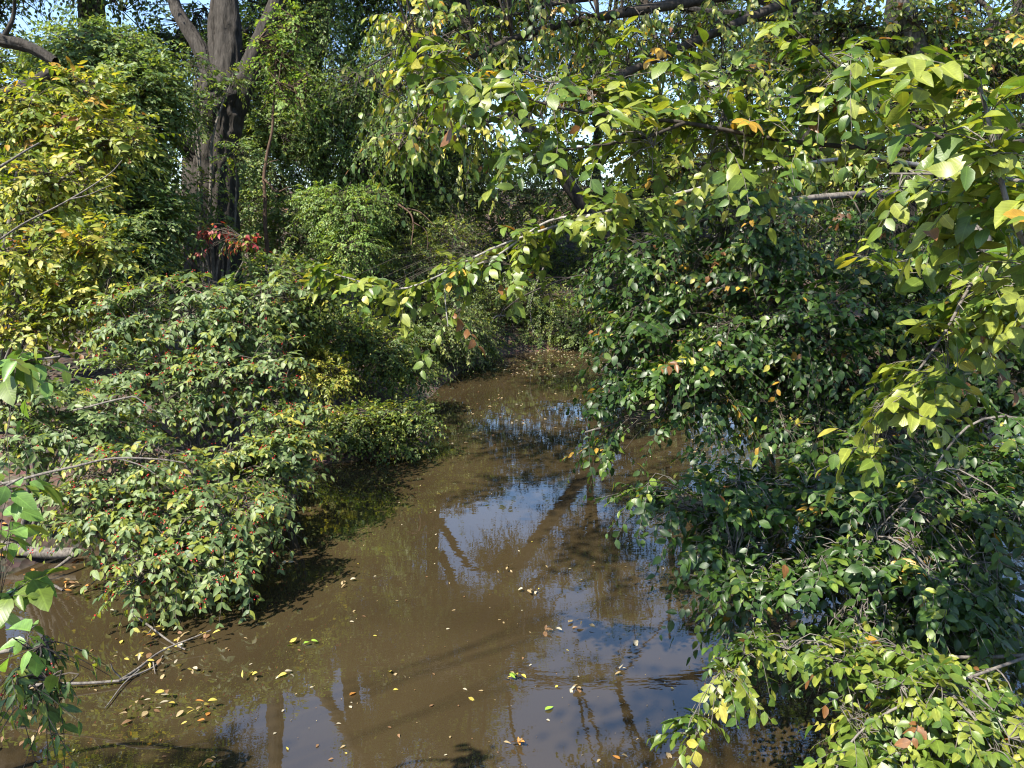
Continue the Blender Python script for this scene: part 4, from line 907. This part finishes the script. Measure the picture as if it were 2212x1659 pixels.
stick('dead_stick', 'curved thin twig in the floating leaves below the log', 'stick', [('stem', [w(172, 1280, .01), w(195, 1262, .03), w(212, 1245, .06), w(208, 1238, .07)], .006, .003)], M_BRANCH)
fe = 19.0
stick('hanging_branch', 'pale dead twigs trailing into the far end of the stream', 'branch',
      [('stem', [at(1182, 560, fe), at(1150, 640, fe - .2), at(1148, 700, fe - .3), at(1160, 757, fe - .4)], .022, .008), ('twig', [at(1148, 700, fe - .3), at(1170, 735, fe - .35), at(1188, 756, fe - .4)], .010, .005),
       ('twig', [at(1149, 690, fe - .3), at(1138, 720, fe - .3), at(1135, 745, fe - .35)], .010, .004), ('twig', [at(1090, 660, fe - .4), at(1066, 720, fe - .4), at(1070, 760, fe - .4)], .012, .005)], M_BRANCH)
stick('hanging_branch', 'bare dark branch arching over the far end of the stream', 'branch',
      [('stem', [at(1330, 590, 17.5), at(1230, 600, 17.5), at(1130, 640, 17.3), at(1090, 670, 17.2)], .03, .010), ('twig', [at(1230, 600, 17.5), at(1180, 600, 17.4), at(1110, 615, 17.3)], .016, .006)], M_DARKTWIG)
stick('hanging_branch', 'tangle of bare brown branches arching beside the round green bush', 'branch',
      [('stem', [at(860, 440, 14.6), at(885, 460, 14.4), at(893, 490, 14.3), at(888, 530, 14.2)], .022, .008), ('twig', [at(880, 450, 14.4), at(910, 460, 14.3), at(940, 490, 14.2)], .014, .005), ('twig', [at(893, 480, 14.3), at(920, 500, 14.2), at(925, 540, 14.2)], .010, .004)], M_REDBARK)
rt = []
rs = np.random.default_rng(8)
for i in range(26):
    px = 690 + i * 9.5 + rs.normal(0, 4); py = 984 - max(0, px - 900) * .5
    e = w(px, py + rs.uniform(-2, 8), -.02); a = e + np.array([rs.normal(-.05, .12), rs.uniform(.12, .35), rs.uniform(.14, .34)])
    rt.append(('root', [a, (a + e) / 2 + np.array([rs.normal(0, .04), -.06, .04]), e], rs.uniform(.006, .016), .004))
stick('exposed_roots', 'bare roots at the waterline under the low waterside bush', 'roots', rt, M_TWIG, sides=5)
# bare stems in the dark hollow and arching bare branches over the berry shrubs
hol = []
rs = np.random.default_rng(5)
for i in range(34):
    a = at(rs.uniform(370, 480), rs.uniform(930, 1000), rs.uniform(7.4, 8.0)); e = a + np.array([rs.normal(0, .45), rs.normal(-.1, .3), rs.uniform(.1, .55)])
    hol.append(('twig' if i else 'stem', [a, (a + e) / 2 + np.array([0, 0, rs.uniform(0, .12)]), e], .008, .003))
stick('dead_brush', 'tangle of bare grey twigs inside the dark hollow of the berry shrubs', 'brushwood', hol, M_BRANCH, sides=5)
stick('bare_branch', 'long pale bare branch arching over the broad berry shrub', 'branch',
      [('stem', [at(-60, 1060, 5.6), at(60, 1032, 5.6), at(170, 1005, 5.6), at(250, 990, 5.6), at(340, 992, 5.6), at(400, 1000, 5.6)], .013, .004), ('twig', [at(250, 990, 5.6), at(300, 1005, 5.6), at(335, 1025, 5.6)], .006, .003),
       ('twig', [at(125, 1017, 5.6), at(145, 985, 5.6), at(150, 960, 5.5)], .005, .003)], M_BRANCH)
stick('bare_branch', 'thin forked bare branch among the yellow tinged berry leaves', 'branch',
      [('stem', [at(160, 885, 6.3), at(260, 862, 6.3), at(292, 858, 6.3), at(330, 885, 6.3), at(370, 905, 6.4)], .009, .003), ('twig', [at(292, 858, 6.3), at(305, 845, 6.3)], .004, .002)], M_BRANCH)
stick('bare_branch', 'slanting grey branch climbing through the yellow shrub', 'branch',
      [('stem', [at(-40, 540, 6.2), at(60, 480, 6.2), at(150, 430, 6.2), at(230, 380, 6.3), at(262, 345, 6.3)], .009, .004), ('twig', [at(150, 430, 6.2), at(190, 420, 6.2), at(240, 400, 6.2)], .006, .003)], M_BRANCH)
stick('bare_branch', 'pale bent branch at the left edge of the yellow shrub', 'branch', [('stem', [at(-40, 385, 6.4), at(0, 358, 6.4), at(40, 335, 6.4), at(85, 310, 6.5)], .014, .007)], M_BRANCH)

# ------------------------------------------------------------------ dead leaves on the water and on the banks
DEADT = {'yellow': (0.38, 0.31, 0.06), 'tan': (0.27, 0.20, 0.10), 'brown': (0.17, 0.095, 0.045), 'orange': (0.36, 0.16, 0.035), 'green': (0.22, 0.36, 0.04), 'pale': (0.38, 0.33, 0.23)}
def leaf_obj(name, P, s, tint, parent=None, tilt=0.12, yaw=None):
    kd = random.choice(['bush', 'narrow', 'elm_mid', 'bush']); me = single_leaf_mesh(kd, random.randrange(2), DEADT[tint], M_DEAD)
    ob = bpy.data.objects.new(name, me); COL.objects.link(ob)
    ob.location = [float(c) for c in P]; ob.scale = (s, s, s)
    ob.rotation_euler = (random.gauss(0, tilt), random.gauss(0, tilt), random.uniform(0, 6.28) if yaw is None else yaw)
    if parent is not None: ob.parent = parent
    return ob
def clump(px, py, n, spread, label, tints, s=0.05, group=None):
    c = w(px, py, .008); root = tag(empty('leaf_clump', c), label, 'fallen leaves', group)
    for i in range(n):
        leaf_obj('leaf', (random.gauss(0, spread), random.gauss(0, spread * .7), .002 + .006 * i), s * random.uniform(.7, 1.2), random.choice(tints), root, tilt=0.35)
T1, T2, T3 = ['yellow', 'tan', 'pale'], ['tan', 'brown', 'pale'], ['yellow', 'yellow', 'orange']
for px, py, n, sp_, lb, ts in [
    (688, 1155, 5, .05, 'clump of yellow leaves on the water right of the fern-like sprays', T3),
    (745, 1263, 4, .05, 'pale leaf clump on open brown water left of mid-stream', T1),
    (622, 1216, 5, .05, 'sparse tan leaf specks floating beside the shadow of the berry shrub', T2),
    (1100, 1232, 5, .045, 'pinkish tan leaf clump in mid-stream below the blue reflections', T2),
    (1143, 1278, 6, .04, 'tan leaf clump on the shaded water in mid-stream', T1),
    (652, 1392, 5, .04, 'curled yellow leaf clump on open water right of the dead branch', ['yellow', 'green']),
    (535, 1462, 5, .04, 'three-leaf yellow clump right of the forked twigs', ['yellow', 'tan']),
    (626, 1458, 4, .03, 'thin yellow-tan leaf strip on the brown water', T1),
    (437, 1543, 11, .055, 'long raft of yellow leaves pointing right in the lower left', T3 + ['tan']),
    (460, 1648, 7, .04, 'orange-brown leaf clump at the bottom edge, left', ['orange', 'brown', 'tan']),
    (1112, 1462, 7, .04, 'yellow-green leaf clump beneath the bluish reflection, lower centre', ['yellow', 'green', 'tan']),
    (870, 1458, 3, .03, 'small yellow curled leaf pair on the lower centre water', ['yellow', 'tan']),
    (1243, 1352, 6, .045, 'long pale leaf strip floating in the blue reflection', T2),
    (1192, 1364, 5, .035, 'rounded tan leaf clump beside the pale leaf strip', T2),
    (1240, 1492, 5, .03, 'brown leaf clump in the violet sky reflection, lower centre', T2),
    (1340, 1446, 4, .025, 'small tan leaf clump in the dark water left of the corner elm', T2),
    (1112, 1606, 6, .035, 'tan and red leaf clump near the bottom centre edge', ['tan', 'orange', 'pale']),
    (320, 1430, 14, .09, 'leaf litter caught on the forks of the dead branch', T2 + ['yellow']),
    (410, 1395, 16, .10, 'brown and yellow leaves caught where the two dead branches meet', T2 + ['yellow']),
    (318, 1368, 8, .05, 'yellow leaves caught along the thin dead twig', T3),
    (430, 1450, 5, .04, 'yellow leaves right of the dead branch fork', T1),
    (365, 1445, 6, .05, 'olive and tan leaves below the dead branch fork', T1),
    (300, 1540, 8, .08, 'shaded brown leaf strip on the dark lower left water', ['brown', 'tan']),
    (360, 1520, 8, .06, 'brown and yellow leaf string left of the long raft', T1 + ['brown']),
    (160, 1270, 12, .08, 'orange-brown leaves drifted against the stick below the log', ['orange', 'brown', 'tan']),
    (250, 1275, 9, .07, 'orange leaves drifted under the drooping tongue of berry leaves', ['orange', 'brown', 'tan']),
    (90, 1245, 10, .09, 'reddish brown leaves in the shade below the log', ['orange', 'brown']),
    (70, 1520, 14, .12, 'brown sodden leaves under the drooping honeysuckle', ['brown', 'tan']),
    (60, 1600, 12, .10, 'brown leaf strips in the dark lower left corner', ['brown', 'tan']),
    (800, 980, 10, .12, 'tan leaves washed against the roots of the waterside bush', T2)]:
    clump(px, py, n, sp_, lb, ts)
for px, py, t, lb, s in [(755, 1502, 'orange', 'single orange leaf floating in the lower left of mid-stream', .055), (1177, 1533, 'green', 'single bright green leaf floating near the bottom centre', .06),
                         (1012, 1506, 'yellow', 'single yellow leaf floating in the lower centre on brown water', .05), (1340, 1640, 'orange', 'single red-brown leaf on the violet reflection at the bottom edge', .05),
                         (565 * .46 + 0, 1390, 'yellow', 'small round yellow leaf left of the dead twig', .05), (1372, 1382, 'pale', 'pale narrow leaf on the dark edge of the blue reflection', .08),
                         (1440, 1625, 'tan', 'tan leaf beside the lowest trailing elm leaves', .06)]:
    tag(leaf_obj('floating_leaf', w(px, py, .008), s, t), lb, 'leaf')
rs = np.random.default_rng(15)
KIND = {'yellow': 'small yellow leaf', 'tan': 'small tan leaf', 'pale': 'tiny pale leaf speck', 'brown': 'small brown leaf'}
def zone(px, py):
    if py > 1520: return 'afloat along the bottom edge left of centre' if px < 900 else 'afloat along the bottom edge right of centre'
    if px < 640: return 'afloat around the grey dead branch'
    if py < 1120: return 'afloat beyond the waterside bush'
    if px > 1150: return 'afloat in the reflections beside the lower right elm'
    return 'afloat in mid-stream right of the broad berry shrub' if py < 1330 else 'afloat in open water right of the yellow raft'
for i in range(160):
    px, py = rs.uniform(150, 1480), 980 + 680 * rs.random() ** 1.2
    if px < 640 and py < 1300: continue
    t = ['yellow', 'tan', 'pale', 'brown', 'pale'][rs.integers(5)]; z = zone(px, py)
    tag(leaf_obj('floating_leaf', w(px, py, .006), rs.uniform(.016, .036), t, tilt=.08), KIND[t] + ' ' + z, 'leaf', (KIND[t].replace('leaf speck', 'leaf specks') if 'speck' in KIND[t] else KIND[t].replace('leaf', 'leaves')) + ' ' + z)

def litter(name, label, pts, size, tints, kind='stuff'):
    n = len(pts); a = RNG.uniform(0, 6.28, n)
    lv = dict(P=pts, A=np.column_stack([np.cos(a), np.sin(a), RNG.normal(0, .15, n)]), N=np.column_stack([RNG.normal(0, .25, (n, 2)), np.ones(n)]),
              S=size * RNG.uniform(.6, 1.3, n), T=np.array([DEADT[t] for t in tints])[RNG.integers(0, len(tints), n)] * RNG.uniform(.6, 1.15, (n, 1)), K=RNG.integers(0, 2, n))
    tag(link(name, leaf_mass_mesh(name, lv, 'far', M_DEAD)), label, 'leaf litter', kind=kind)
pts = np.array([w(rs.uniform(1060, 1320), 757 + 55 * rs.random() ** 2.2, .006) for _ in range(420)] + [w(rs.uniform(930, 1260), rs.uniform(790, 960), .006) for _ in range(150)] + [w(rs.uniform(1480, 1850), rs.uniform(890, 1010), .006) for _ in range(170)])
litter('floating_litter', 'scatter of pale fallen leaf specks on the far water at the stream bend', pts, .06, ['tan', 'pale', 'brown', 'tan'])
q = np.column_stack([RNG.uniform(-12, 14, 26000), RNG.uniform(3, 31, 26000)]); q = q[river_dist(q) > 0.05]
litter('ground_litter', 'brown leaf litter covering the banks under the shrubs', np.column_stack([q, ground_z(q) + .012]), .075, ['tan', 'brown', 'brown', 'orange', 'brown'])
pts = np.array([w(rs.uniform(60, 1480), 960 + 700 * rs.random(), .005) for _ in range(240)]); pts = pts[river_dist(pts[:, :2]) < -.1]
litter('surface_specks', 'tiny pale specks of debris scattered over the brown water', pts, .010, ['tan', 'tan', 'brown'])
